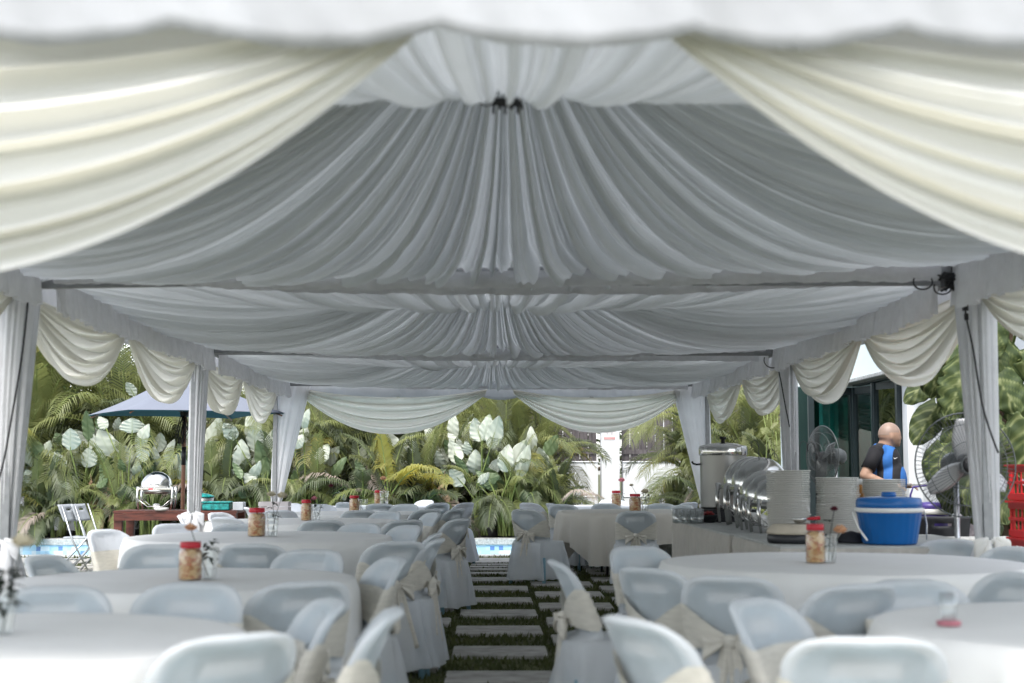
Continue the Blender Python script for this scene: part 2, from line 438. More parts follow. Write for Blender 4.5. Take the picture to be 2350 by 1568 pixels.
tag(p_.build('water', 'pool_water', smooth=False), 'pale blue pool water', 'water', kind='structure')
g = MB(); nz = N1(3, [(1.3, .03), (3.1, .03), (7.7, .02)])
g.grid(lambda u, v: (-16 + 24 * u, PY1 + .37 + 3.6 * v, .03 + .06 * math.sin(pi * v) + nz(-16 + 24 * u + v * 5) * .6 * (v > .05)), 160, 10)
tag(g.build('planting_bed', 'soil'), 'dark soil bed behind the pool', 'soil', kind='structure')
rr = random.Random(11)
for i in range(16):
    x = rr.uniform(-.7, 1.9) if i < 12 else rr.uniform(-8, 3)
    sx, sy, sz = rr.uniform(.07, .16), rr.uniform(.07, .14), rr.uniform(.05, .12)
    b = MB().ball((0, 0, 0), (sx, sy, sz), 9, 6, lambda q: q * (1 + .25 * noise.noise(q * 1.7 + Vector((i * 3.1, 0, 0)))))
    o = b.build('rock', 'rock', loc=(x, PY1 + .5 + rr.uniform(0, .35), .07 + sz * .5))
    tag(o, 'dark rounded rock lying in the soil bed at the back edge of the pool', 'rock', 'rocks along the planting bed')

# ------------------------------------------------------------------ tents
XL, XR = TCX - 2.75, TCX + 2.75
TY = [3.12, 8.4, 13.65, 18.9]
ZB = 2.36   # underside of the eave beams
def tent(i, label, za):
    y0, y1 = TY[i] + .03, TY[i + 1] - .03
    cx, cy_ = TCX, (y0 + y1) / 2
    root = thing('gazebo_tent', label, 'tent', (cx, cy_, 0), group='white gazebo tents in a row')
    hx, hy = 2.75, (y1 - y0) / 2
    up = .05 if i == 0 else 0
    for sx in (-1, 1):
        for sy in (-1, 1):
            MB().box((sx * (hx + .11), sy * (hy - .02), 1.2), (.05, .05, 2.4)).build('post', 'tent_metal', root, False)
    for sy in (-1, 1):
        tl = up if sy > 0 else 0
        soft(MB().bar((-hx, sy * (hy - .04), ZB - tl + .04), (hx, sy * (hy - .04), ZB + tl + .04), .04, .085).build('beam', 'tent_metal', root, False), .006)
    for sx in (-1, 1):
        soft(MB().bar((sx * hx, -hy + .07, ZB + .05), (sx * hx, hy - .07, ZB + .05), .04, .08).build('beam', 'tent_metal', root, False), .006)
    # roof skin with hanging scalloped valance
    rf = MB(); ex = .22
    def roof(u, v):
        a = u * 4; k = int(a) % 4; f = a - int(a)
        cs = [(-1, -1), (1, -1), (1, 1), (-1, 1), (-1, -1)]
        x = cs[k][0] * (1 - f) + cs[k + 1][0] * f; y = cs[k][1] * (1 - f) + cs[k + 1][1] * f
        ax, ay = (hx + ex), (hy - .0 + (.02))
        if k == 0 and i == 0: pass
        z = 2.52 + (3.75 - 2.52) * (1 - v) ** 1.25
        return (x * v * ax, y * v * ay, z)
    rf.grid(roof, 80, 14, True)
    rf.build('canopy', 'canopy', root)
    nv = N1(40 + i, [(5.1, .5), (11.3, .35), (23, .2)])
    def hang(x0, y0_, x1, y1_, drop, nm):
        ln = math.hypot(x1 - x0, y1_ - y0_); w = MB(); n = int(ln / .025)
        nxx, nyy = (y1_ - y0_) / ln, -(x1 - x0) / ln
        def f(u, v):
            s = u * ln; sc_ = drop * (.87 + .13 * abs(math.cos(pi * s / .52 + .55 + .5 * nv(s * .3))) ** .8)
            q = .018 * nv(s * 1.4) * v + .006 * nv(s * 5 + v * 9)
            return (x0 + (x1 - x0) * u + nxx * q, y0_ + (y1_ - y0_) * u + nyy * q, 2.53 - v * sc_)
        w.grid(f, n, 8); o = w.build(nm, 'canopy', root)
        so = o.modifiers.new('s', 'SOLIDIFY'); so.thickness = .002
    if i == 0: hang(-hx - ex, -hy - .03, hx + ex, -hy - .03, .335, 'valance')
    if i == 2: hang(-hx - ex, hy + .12, hx + ex, hy + .12, .345, 'valance')
    for sx in (-1, 1): hang(sx * (hx + ex), -hy, sx * (hx + ex), hy, .27, 'valance')
    # pleated lining gathered at the peak
    ln = MB(); NS, NT = 560, 34
    for k in range(4):
        pn = N1(137 + i * 17 + k * 3, [(9, .4), (19, .85), (34, .85), (57, .7), (97, .5), (150, .25)] if i == 0 else [(13, .3), (26, .75), (47, .8), (79, .65), (130, .45), (190, .2)])
        pw = N1(200 + i * 10 + k, [(3, .5), (7, .35)])
        def fn(u, v, k=k):
            s = (u * 2 - 1); t = .035 + .965 * v
            # pleats crowd to the centre of each side
            e_ = s * (.90 + .10 * s * s)
            X, Y = hx - .03, hy - .085
            if k == 0: ex_, ey_ = e_ * X, Y
            elif k == 1: ex_, ey_ = X, -e_ * Y
            elif k == 2: ex_, ey_ = -e_ * X, -Y
            else: ex_, ey_ = -X, e_ * Y
            ed = .05 + .05 * (1 - abs(e_)) ** .5
            zb = ZB + .055 + up * (ex_ / X) * max(0, ey_ / Y)
            z = zb + (za - zb) * (1 - t) ** 3.1 - (.085 if i == 0 else .11) * math.sin(pi * min(1, t ** 1.2)) * (1 - .25 * abs(e_))
            amp = (.012 + .050 * t * (1 - .35 * t)) * (1.5 if i == 0 and k != 2 else (.7 if i == 0 else 1.3)) * (.85 + .3 * math.exp(-(s * 2.2) ** 2)) * min(1, (1.02 - abs(s)) * 9) * (1 - .65 * s * s * t ** 5)
            d = pn(s * 2.6 + .008 * pw(t * 4 + s)) + .15 * pw(s * 4 + t)
            dd = abs(d) ** .8 * (1 if d > 0 else -1)
            tw = .014 * math.sin(t * 5 + s * 9)
            z += amp * dd * .72 + (.004 * pw(t * 8 + s * 9) * t)
            side = amp * .12 * math.cos(d * 1.7)
            if k in (0, 2): ex_ += side / max(t, .2)
            else: ey_ += side / max(t, .2)
            if t > .93: z -= (t - .93) / .07 * .012 * (1 + dd)
            return (ex_ * t, ey_ * t, z)
        ln.grid(fn, NS, NT)
    ln.build('lining', 'lining', root)
    # flat crinkled band hiding each cross beam, gathered frill along each side beam
    for sy in (-1, 1):
        bd = MB(); nb_ = N1(300 + i * 2 + sy, [(4, .5), (11, .5), (29, .4), (61, .3)])
        tl = up if sy > 0 else 0
        def band(u, v):
            x = (u * 2 - 1) * (hx - .16); e2 = abs(u * 2 - 1)
            zt = ZB + .05; zbm = ZB - .050 + .115 * max(0, (abs(u * 2 - 1) if i == 1 else -(u * 2 - 1)) - .35) + .006 * nb_(x * 1.3)
            z = zt + (zbm - zt) * v + tl * (u * 2 - 1)
            return (x, sy * (hy - .125) + .008 * nb_(x * 3 + v * 2) * (.4 + v) - .02 * sy * math.sin(pi * v), z)
        bd.grid(band, 260, 6); bd.build('beam_band', 'frill', root)
    for sx in (-1, 1):
        fr = MB(); nf = N1(330 + i * 2 + sx, [(9, .5), (27, .7), (55, .6), (93, .4)]); nh = N1(360 + i, [(3, .5), (8, .5), (33, .4)])
        def frl(u, v):
            y = (u * 2 - 1) * (hy - .10)
            return (sx * (hx - .07) - sx * (.006 + .03 * v) * (nf(y * 1.6) * .55 + .8), y, ZB + .10 - v * (.27 + .022 * nh(y)))
        fr.grid(frl, 420, 7); fr.build('frill', 'frill', root)
    for sx in (-1, 1):
        for sy in (-1, 1):
            soft(MB().box((sx * (hx - .03), sy * (hy - .09), ZB + .085), (.09, .07, .17)).build('corner_bracket', 'black_plastic', root, False), .008)
    return root
tent(0, 'nearest gazebo tent, its grey pleated lining filling the top of the photo', 3.4)
tent(1, 'middle gazebo tent of the row, seen under the first cross beam', 3.3)
tent(2, 'farthest gazebo tent, opening onto the palms and the pool', 3.3)
# black hanging lamp cluster poking out below the nearest lining
hk = thing('light_bar', 'black bar with short downward pegs at the peak of the nearest lining', 'fitting', tuple(at(1165, 240, 4.95)))
b_ = MB().tube([(-.055, 0, .01), (0, 0, .0), (.05, 0, .004)], .011, 8); b_.box((0, 0, .012), (.1, .02, .02))
b_.build('bar', 'black_plastic', hk)
for x in (-.05, -.028, -.008, .014, .036, .05):
    MB().tube([(x, 0, .0), (x, 0, -.018 - .016 * ((x * 1000) % 3 < 1.5))], .0055, 6).build('peg', 'black_plastic', hk)
MB().tube([(-.05, 0, .0), (-.08, 0, -.006), (-.1, 0, .004), (-.112, .0, .012)], .0025, 6).build('cord', 'black_plastic', hk)
MB().tube([(0, 0, .02), (0, .05, .5), (0, .15, .9)], .003, 5).build('suspension_cord', 'black_plastic', hk)

# ------------------------------------------------------------------ swags
def swag(a, b, drop, label, seed, top=.05, lobes=6, nrm=(0, -1, 0), amp=.045, power=1.0, group=None, gather=.16, skew=0.0, shp=2.15):
    a = Vector(a); b = Vector(b); nr = Vector(nrm); L_ = (b - a).length
    ph = random.Random(seed); pr = [ph.uniform(-.5, .5) for _ in range(4)]
    nA = N1(seed, [(2.2, .5), (4.7, .4)]); nB = N1(seed + 60, [(5, .55), (11, .5), (19, .25)]); nC = N1(seed + 90, [(40, .5), (75, .4)])
    def fn(u, v):
        # fullness curve of each fold line: shallow at the top of the cloth, deep at its hem
        vv = v ** .92
        cat = (1 - abs(2 * u - 1) ** shp) ** power
        dz = top * .3 + (top + (drop - top) * vv) * cat + gather * vv * abs(2 * u - 1) ** 5 * .5
        # cloth bunches inward where it is pinned
        inn = .05 * vv * L_ * .25
        uu = u + (inn / L_) * (1 - 2 * u) * abs(2 * u - 1) ** 3
        uu += skew * cat * .1
        fold = (.75 + .35 * nB(v + 3)) * math.sin(2 * pi * lobes * v ** .85 + pr[0] + .8 * nA(u * 1.5) + 1.3 * nB(v)) + .5 * math.sin(2 * pi * lobes * 1.73 * v + pr[1] * 6 + 1.4 * nA(u + 3) + nB(v + 1)) + .22 * nC(v + .04 * nA(u * 2))
        q = amp * fold * (.35 + .65 * cat) + .05 * math.sin(pi * v) * cat
        p = a.lerp(b, uu) + Vector((0, 0, -dz)) + nr * q
        p.z -= amp * .35 * math.cos(2 * pi * lobes * v ** .85 + pr[0]) * cat
        return p
    c0 = a.lerp(b, .5)
    m_ = MB().grid(fn, 64, 150); m_.v = [(x - c0.x, y - c0.y, z - c0.z) for x, y, z in m_.v]
    o = m_.build('swag_curtain', 'cream', loc=c0)
    tag(o, label, 'curtain', group or 'cream swags hanging from the tent eaves')
    return o
ZS = ZB + .05
y = TY[0] + .09
swag((TCX - 2.75, y, 2.38), (TCX - .19, y, 2.38), .67, 'big blurred cream swag sweeping down across the top left foreground', 1, lobes=6, amp=.035, top=.10)
swag((TCX + .285, y, 2.38), (TCX + 2.95, y, 2.38), .67, 'big blurred cream swag sweeping down across the top right foreground', 2, lobes=6, amp=.035, top=.10)
y = TY[3] + .03
swag((XL + .12, y, ZS - .02), (TCX - .06, y, ZS - .05), .60, 'wide cream swag at the far tent opening, left of the two', 3, lobes=5, amp=.05, top=.11)
swag((TCX + .27, y, ZS - .05), (XR - .12, y, ZS - .02), .58, 'wide cream swag at the far tent opening, right of the two', 4, lobes=5, amp=.05, top=.11)
sd = 20
names = {
 (0, -1, 1): 'cream swag end showing left of the nearest left post, at the photo edge', (0, 1, 1): 'cream swag end hanging right of the nearest right post, at the photo edge',
 (0, -1, 0): 'cream side swag of the nearest tent on the left, closest to the camera', (0, 1, 0): 'cream side swag of the nearest tent on the right, closest to the camera',
 (1, -1, 0): 'large cream side swag on the left, just behind the nearest left post', (1, -1, 1): 'cream side swag on the left overlapping the parasol top, second behind the nearest post',
 (2, -1, 0): 'narrow cream side swag on the left beyond the middle left post', (2, -1, 1): 'last cream side swag on the left, next to the far corner curtain',
 (1, 1, 0): 'large cream side swag on the right, just behind the nearest right post', (1, 1, 1): 'cream side swag on the right in front of the glass doors',
 (2, 1, 0): 'cream side swag on the right beyond the middle right post, cable in front', (2, 1, 1): 'last cream side swag on the right, next to the far corner curtain'}
for i in range(3):
    for sx in (-1, 1):
        for h in (0, 1):
            L2 = (TY[i + 1] - TY[i]) / 2
            ya, yb = TY[i] + L2 * h + .06, TY[i] + L2 * (h + 1) - .06
            x = TCX + sx * 2.86
            sd += 1
            swag((x, ya, ZS - .06), (x, yb, ZS - .06), .50, names[(i, sx, h)], sd, nrm=(-sx, 0, 0), lobes=6, amp=.042, top=.04, power=1.0, shp=2.2)

# ------------------------------------------------------------------ post curtains
def curtain(x, y, w0, d0, sh, label, seed, knot=.84, m_='sheer', bow=True):
    root = thing('post_curtain', label, 'curtain', (x, y, 0), group='white sheer curtains tied round the tent posts')
    nf = N1(seed, [(5, .4), (9, .6), (14, .5), (23, .3)])
    def f(u, v):
        z = knot + (ZB + .02 - knot) * (1 - v); t = (z - knot) / (ZB - knot); e_ = max(0, t) ** .85
        a = 2 * pi * u; w = .06 + (w0 - .06) * e_; d = .06 + (max(d0, .065) - .06) * e_
        q = 1 + (.16 * nf(u * 2 * pi + .1 * math.sin(3 * t))) * (1 - .25 * t)
        # periodic blend at the seam
        q = 1 + (q - 1) * min(1, 6 * u, 6 * (1 - u))
        return (w * math.cos(a) * q + sh * t ** 1.1, d * math.sin(a) * q, z)
    MB().grid(f, 110, 30, True).build('drape', m_, root)
    def f2(u, v):
        z = knot - v * knot * .93; a = 2 * pi * u
        w = .06 + .075 * math.sin(min(1, v * 2.2) * pi * .5) + .02 * v
        q = 1 + .30 * nf(u * 2 * pi * 1.6 + 2) * min(1, 6 * u, 6 * (1 - u)) * (.4 + v)
        return (w * math.cos(a) * q, w * math.sin(a) * q, z)
    MB().grid(f2, 90, 16, True).build('tail', m_, root)
    if bow:
        kb = MB().ball((0, -.05, knot), (.035, .03, .03), 12, 8, lambda q: q * (1 + .2 * noise.noise(q * 4)))
        for s in (-1, 1):
            kb.grid(lambda u, v, s=s: (s * (.02 + .045 * (1 - math.cos(2 * pi * u))), -.07 + .02 * math.sin(2 * pi * u) + .006 * math.sin(v * 14), knot - .03 * (1 - math.cos(2 * pi * u)) + (v - .5) * .09 * (.3 + abs(math.sin(pi * u)))), 18, 6, True)
            kb.tube([(s * .02, -.07, knot), (s * .045, -.10, knot - .12), (s * .06, -.11, knot - .30)], [.015, .035, .028], 9)
        kb.build('bow', m_ if seed != 2 else 'cream', root)
    return root
curtain(XL - .13, TY[1] - .0, .120, .11, .05, 'white curtain round the nearest left post, black cable hanging over it', 1)
curtain(XR + .13, TY[1] - .0, .115, .10, -.03, 'white curtain round the nearest right post, black cable hanging over it', 2)
curtain(XL - .10, TY[2], .085, .09, .03, 'narrow white curtain round the middle left post, in front of the parasol', 3)
curtain(XR + .11, TY[2], .085, .09, -.02, 'narrow white curtain round the middle right post, beside the standing fan', 4)
curtain(XL - .09, TY[3] + .02, .21, .05, .22, 'white curtain flaring wide at its top, at the far left tent corner', 5, knot=.80, m_='sheer_lit')
curtain(XR + .10, TY[3] + .02, .23, .05, -.19, 'white curtain flaring wide at its top, at the far right tent corner', 6, knot=.80, m_='sheer_lit')

# ------------------------------------------------------------------ cables on the tent
def cable(pts, label, r=.006, name='cable', extra=None):
    c0 = Vector(pts[0])
    # smooth through the points
    P = [Vector(p) for p in pts]; out_ = []
    for i in range(len(P) - 1):
        p0 = P[max(i - 1, 0)]; p1 = P[i]; p2 = P[i + 1]; p3 = P[min(i + 2, len(P) - 1)]
        for k in range(6):
            t = k / 6; out_.append(.5 * ((2 * p1) + (p2 - p0) * t + (2 * p0 - 5 * p1 + 4 * p2 - p3) * t * t + (3 * p1 - p0 - 3 * p2 + p3) * t ** 3))
    out_.append(P[-1])
    o = MB().tube([p - c0 for p in out_], r, 7).build(name, 'black_plastic', loc=c0)
    return tag(o, label, 'cable')
cable([at(66, 640, 8.2), at(63, 700, 8.2), at(52, 800, 8.2), at(40, 880, 8.2), at(26, 960, 8.2), at(14, 1030, 8.2), at(4, 1075, 8.2), at(-8, 1120, 8.2)], 'long black cable hanging down the nearest left curtain')
cable([at(2206, 650, 8.22), at(2214, 700, 8.2), at(2219, 735, 8.2), at(2233, 800, 8.2), at(2244, 870, 8.2), at(2257, 940, 8.2), at(2276, 1000, 8.2), at(2291, 1040, 8.2)], 'long black cable hanging down the nearest right curtain')
cable([at(1783, 822, 13.4), at(1787, 850, 13.4), at(1793, 880, 13.4), at(1802, 930, 13.4), at(1812, 980, 13.5)], 'black cable hanging at the middle right post', .006)
def ring(x, y, Y, r, label, th=.005):
    c0 = at(x, y, Y); pts = [Vector((r * math.cos(a), .01 * math.sin(2 * a), r * math.sin(a) * .9)) for a in [pi * (.9 + 1.2 * k / 20) for k in range(21)]]
    o = MB().tube(pts, th, 7).build('cable_loop', 'black_plastic', loc=c0); tag(o, label, 'cable')
ring(2118, 645, 8.2, .055, 'round black cable loop under the right end of the first beam, left of two')
ring(2163, 658, 8.2, .05, 'round black cable loop beside the nearest right post, right of two')
ring(1774, 826, 13.4, .085, 'small black cable loop under the right end of the second beam')
o = MB()
rq = random.Random(5)
for k in range(7):
    p = at(2150 + rq.uniform(-8, 48), 645 + rq.uniform(-14, 10), 8.25); q = at(2150 + rq.uniform(-8, 50), 650 + rq.uniform(-16, 20), 8.2)
    o.tube([p, (p + q) / 2 + Vector((0, -.03, rq.uniform(-.03, .03))), q], .008, 6)
jb = soft(MB().box((0, 0, 0), (.12, .09, .085)).build('junction_box', 'black_plastic', None, False, at(2186, 644, 8.25)), .008)
tag(jb, 'black junction box at the top of the nearest right post', 'junction box')
c0 = at(2160, 645, 8.25); o.v = [tuple(Vector(p) - c0) for p in o.v]
tag(o.build('cable_bundle', 'black_plastic', loc=c0), 'tangled black cables tied next to the junction box', 'cable')
jb = soft(MB().box((0, 0, 0), (.10, .09, .10)).build('junction_box', 'black_plastic', None, False, at(1799, 813, 13.35)), .008)
tag(jb, 'small black junction box at the top of the middle right post', 'junction box')
pl = MB().box((0, 0, 0), (.03, .03, .07)); pl.box((.005, 0, -.07), (.022, .022, .04))
tag(soft(pl.build('plug', 'black_plastic', None, False, at(2215, 700, 8.18)), .004), 'black inline plug on the nearest right cable', 'plug')
# ------------------------------------------------------------------ covered chairs
def make_cover(seed, white=False):
    nf = N1(seed, [(3, .6), (7, .8), (13, .6), (21, .35)]); nw = N1(seed + 50, [(6, .5), (15, .5)])
    N = 84; H = .83; rings = []
    def se(hw, yc, hd, n, z, rip=0, k=0, curve=0, arc=0, rec=0):
        pts = []
        for i in range(N):
            a = 2 * pi * i / N; ca, sa = math.cos(a), math.sin(a)
            x = hw * math.copysign(abs(ca) ** (2 / n), ca); y_ = hd * math.copysign(abs(sa) ** (2 / n), sa)
            q = 1 + rip * nf(a + k) * min(1, 8 * i / N, 8 * (N - i) / N)
            x *= q; y_ *= q
            if rec: y_ *= 1 - rec * max(0, min(1, (1 - abs(x) / hw) * 4.5 - .25))
            y_ += yc - curve * (x / .2) ** 2
            wr = Vector((x * 9 + seed, y_ * 9, z * 7)); k_ = .0035 * noise.noise(wr) + .0045 * noise.noise(Vector((x * 22 + seed, y_ * 22, z * 5)))
            pts.append((x * (1 + k_ / .22), y_ + k_ * (1 if y_ > yc else -1), z + arc * nw(a)))
        rings.append(pts)
    for j in range(9):
        t = j / 8; z = .065 + (.455 - .065) * t
        se(.235 + .05 * (1 - t), .035 + .01 * (1 - t), .275 + .045 * (1 - t), 3.6, z, .075 * (1 - t) ** .7 + .004, .15 * t, arc=.010 * (1 - t))
    se(.226, .035, .262, 3.8, .468)
    se(.214, .10, .19, 3.8, .470, curve=.0)
    se(.212, .20, .075, 3.4, .475, curve=.01)
    for j in range(21):
        t = (j / 20) ** .85; z = .49 + (H - .49) * t
        arch = max(0, (z - .665) / (H + .003 - .665)); hw = (.216 - .004 * t) * (1 - arch ** 3.4) ** (1 / 3.0) + .002
        yc = .215 + .135 * t ** 1.25
        hd = .052 - .022 * t
        if j == 20: hd = .014
        se(hw, yc, max(hd, .008), 2.6, z - (.002 if j == 20 else 0), .006, .4 * t, curve=.050 * (hw / .213), rec=.62 * max(0, min(1, (H - .012 - z) * 30)))
    m_ = MB(); vs = [p for r in rings for p in r]; fs = []
    for i in range(len(rings) - 1):
        for k in range(N):
            a = i * N + k; b = i * N + (k + 1) % N; fs.append((a, b, b + N, a + N))
    fs.append(tuple(range((len(rings) - 1) * N, len(rings) * N)))
    return m_.add(vs, fs)
def back_pt(x, z, off):
    t = (z - .49) / (.83 - .49)
    return .215 + .135 * max(0, t) ** 1.25 + off - .050 * (x / .2) ** 2
def make_chair(seed, white=False):
    root = thing('banquet_chair', 'x', 'chair', group='covered banquet chairs round the tables')
    make_cover(seed).build('cover', 'cover_lit' if white else 'cover', root)
    rn = random.Random(seed)
    # hard plastic back inside the cover, with its hand slot near the top
    pb = MB(); nx, nz = 16, 14; vs = []; ok = []
    for j in range(nz + 1):
        z = .50 + (.805 - .50) * j / nz
        arch = max(0, (z - .635) / (.815 - .635)); hw = .196 * (1 - min(1, arch) ** 3) ** (1 / 2.6)
        for i in range(nx + 1):
            x = hw * (2 * i / nx - 1); vs.append((x, back_pt(x, z, 0), z))
    for j in range(nz):
        for i in range(nx):
            if j in (10, 11) and 4 <= i <= 11: continue
            a = j * (nx + 1) + i; ok.append((a, a + 1, a + nx + 2, a + nx + 1))
    pb.add(vs, ok); o = pb.build('backrest', 'blue_plastic', root); o.modifiers.new('s', 'SOLIDIFY').thickness = .006
    # sash round the back, gathered to a knot behind
    ns = N1(seed + 9, [(9, .5), (22, .5)]); N = 72; M_ = 9; vs = []; fs = []
    zc = .615 + rn.uniform(-.01, .01)
    for j in range(M_ + 1):
        v = j / M_ * 2 - 1
        for i in range(N):
            a = 2 * pi * i / N; ca, sa = math.cos(a), math.sin(a); n = 2.6
            x = .222 * math.copysign(abs(ca) ** (2 / n), ca)
            hh = .078
            if sa > 0: hh = .016 + .078 * min(1, abs(x) / .2) ** 1.0
            z = zc + v * hh - (.05 * (1 - min(1, abs(x) / .2)) if sa > 0 else 0)
            t = (z - .49) / .34
            hd = .052 - .028 * t + .007
            y_ = .215 + .135 * max(0, t) ** 1.25 + hd * math.copysign(abs(sa) ** (2 / n), sa) - .050 * (x / .2) ** 2
            y_ += math.copysign(.0035, sa) * (1 + math.sin(v * 13 + ns(a)))
            vs.append((x, y_, z))
    for j in range(M_):
        for i in range(N):
            a = j * N + i; b = j * N + (i + 1) % N; fs.append((a, b, b + N, a + N))
    MB().add(vs, fs).build('sash', 'sash', root)
    yk = back_pt(0, zc - .05, .055); zk = zc - .05
    bw = MB().ball((0, yk + .01, zk), (.03, .026, .032), 10, 7)
    for s in (-1, 1):
        dr = rn.uniform(.02, .06)
        def lp(u, v, s=s, dr=dr):
            a = 2 * pi * u; w = .036 * (1 - .35 * math.cos(a)); rr_ = .062
            return (s * (.02 + rr_ * (1 - math.cos(a)) * .72), yk + .02 + .022 * math.sin(a) + .004 * math.sin(9 * v), zk - dr * (1 - math.cos(a)) * .5 + (v - .5) * 2 * w * (.35 + .65 * abs(math.sin(a / 2))))
        bw.grid(lp, 20, 6, True)
        tl = rn.uniform(.30, .42); sp_ = rn.uniform(.02, .07); ph = rn.uniform(0, 6)
        def tp(u, v, s=s, tl=tl, sp_=sp_, ph=ph):
            w = .022 + .035 * v
            return (s * (.012 + sp_ * v) + (u - .5) * 2 * w, yk + .018 + .02 * v + .012 * math.sin(u * 7 + ph) * (.4 + v), zk - v * tl + .03 * (u - .5) * s * v)
        bw.grid(tp, 8, 12)
    o = bw.build('bow', 'sash', root); o.modifiers.new('s', 'SOLIDIFY').thickness = .003
    for sx in (-1, 1):
        for sy, y0 in ((-1, -.20), (1, .27)):
            MB().tube([(sx * .19, y0 - .02 * sy, .30), (sx * .215, y0 + .012 * sy, .0)], [.026, .019], 8).build('leg', 'blue_plastic', root)
    return root
protos = [make_chair(s) for s in (11, 12, 13)]
protos_lit = [make_chair(s, True) for s in (14, 15)]
used = set()
CH = 1373.0
def put_chair(xd, yt, target, label, turn=0, white=False, Y=None, pick=None, lift=0.0):
    Yd = Y or CH / (yt - 1080)
    p = at(xd, yt, Yd)
    px, py = p.x, Yd
    if isinstance(target, tuple): ang = math.atan2(py - target[1], px - target[0]) + R(turn)
    else: ang = R(target)           # direction the back faces, degrees from +X
    ox, oy = math.cos(ang), math.sin(ang)
    lst = protos_lit if white else protos  # the white flag picks the cover copy with daylight in its colour
    k = (pick if pick is not None else len(used)) % len(lst); pr = lst[k]
    loc = (px - ox * .34, py - oy * .34, lift); rz = ang - pi / 2
    if pr.name not in used and pr.get('fresh', 1):
        pr['fresh'] = 0; used.add(pr.name); pr.location = loc; pr.rotation_euler = (0, 0, rz); pr['label'] = label
        return pr
    used.add(str(len(used)))
    return dup(pr, loc, rz, label)

# ------------------------------------------------------------------ round tables and cloths
TABS = {}
def cloth(key, x, y, r, z, label, m_='tablecloth', full=True, seed=0, rot=.3, half=1.22, nf=18, hem=.05, legs=True, tlabel=''):
    TABS[key] = (x, y)
    t = thing('round_table', tlabel, 'table', (x, y, 0), group='round banquet tables under cloths')
    MB().lathe([(0, z - .035), (r - .02, z - .035), (r - .01, z - .02), (r - .02, z - .006), (0, z - .006)], n=40).build('tabletop', 'white_plastic', t)
    for k in range(4):
        a = pi / 4 + k * pi / 2; q = r * .55
        MB().tube([(q * math.cos(a), q * math.sin(a), z - .03), (q * 1.08 * math.cos(a), q * 1.08 * math.sin(a), 0)], .014, 8).build('leg', 'table_metal', t)
    MB().tube([(r * .5 * math.cos(pi * k / 2 + pi / 4), r * .5 * math.sin(pi * k / 2 + pi / 4), .25) for k in range(5)], .010, 6).build('brace', 'table_metal', t)
    n1 = N1(seed + 500, [(nf * .5, .35), (nf, .75), (nf * 1.7, .35), (nf * 2.6, .15)]); n2 = N1(seed + 520, [(2, .5), (5, .5)])
    NA = 220; prof = [0, .3, .6, .85, .96, .985, 1.0]; m_b = MB(); vs = []; fs = []
    rows = []
    for q in prof:
        rows.append([(q * r * math.cos(2 * pi * i / NA), q * r * math.sin(2 * pi * i / NA), z + .002 - (.004 if q > .99 else 0) + .0015 * n2(2 * pi * i / NA * 1) * q) for i in range(NA)])
    for j in range(1, 15):
        s = j / 14; row = []
        for i in range(NA):
            a = 2 * pi * i / NA; bl = min(1, 7 * i / NA, 7 * (NA - i) / NA)
            if full: drop = z - hem - .02 * n2(a) * bl
            else:
                b = (a - rot) % (pi / 2) - pi / 4
                drop = min(half / math.cos(b if abs(b) < pi / 4 else pi / 4) if False else half / max(abs(math.cos(a - rot)), abs(math.sin(a - rot))), half * 1.42) - r
                drop = max(.12, min(drop, z - hem))
            h = drop * s; fold = n1(a) * bl
            rr_ = r + .012 + (.050 * fold + .03) * s ** .8 * min(1, drop / .5) + .010 * (1 - math.exp(-s * 9))
            row.append((rr_ * math.cos(a), rr_ * math.sin(a), z - .008 - h))
        rows.append(row)
    vs = [p for w in rows for p in w]
    for j in range(len(rows) - 1):
        for i in range(NA):
            a = j * NA + i; b = j * NA + (i + 1) % NA
            if j == 0: fs.append((a + NA, b + NA, b)) if False else fs.append((a, b, b + NA, a + NA))
            else: fs.append((a, b, b + NA, a + NA))
    o = m_b.add(vs, fs).build('tablecloth', m_, loc=(x, y, 0))
    tag(o, label, 'tablecloth', 'tablecloths on the round tables')
ZT = .75
cloth('T1', -1.47, 4.35, .74, .75, 'white tablecloth of the blurred foreground table at the bottom left corner', 'tablecloth', seed=1, tlabel='round table under the cloth at the bottom left corner')
cloth('T2', -1.42, 6.85, .80, .735, 'grey-white tablecloth of the second table on the left, under the jar beside the dark leaves', seed=2, tlabel='round table second from the camera on the left side')
cloth('T3', -1.62, 10.3, .94, .775, 'tablecloth of the third table on the left, with a white-flowered ribbed vase on it', seed=3, tlabel='round table third from the camera on the left side')
cloth('T4', -1.77, 13.9, .93, .76, 'tablecloth of the fourth table on the left, holding pink flower and dark rose', seed=4, tlabel='round table fourth from the camera on the left side')
cloth('T5', -1.53, 16.8, .92, .75, 'tablecloth of the fifth table on the left, mostly hidden behind chair tops', seed=5, tlabel='round table fifth from the camera on the left side')
cloth('T6', -1.47, 19.7, .80, .75, 'bright white tablecloth of the last left table, beside the pool', 'tablecloth_white', seed=6, tlabel='round table nearest the pool on the left side')
cloth('RN', 1.88, 7.55, .95, .765, 'big grey tablecloth on the right, with the jar and the red rosebud', seed=7, tlabel='big round table on the right in front of the buffet')
cloth('RB', 2.12, 4.55, .86, .755, 'blurred tablecloth at the bottom right corner with a pink object', 'tablecloth', seed=8, tlabel='round table under the cloth at the bottom right corner')
cloth('R2', 1.80, 17.0, .94, .765, 'beige square tablecloth with pointed hanging corners on the far right table', 'tablecloth_beige', full=False, rot=.30, half=1.27, seed=9, nf=22, hem=.18, tlabel='round table beside the aisle on the far right, legs showing below its cloth')
cloth('R3', 1.86, 19.9, .85, .75, 'bright white tablecloth of the last right table, before the white wall', 'tablecloth_white', seed=10, tlabel='round table nearest the pool on the right side')
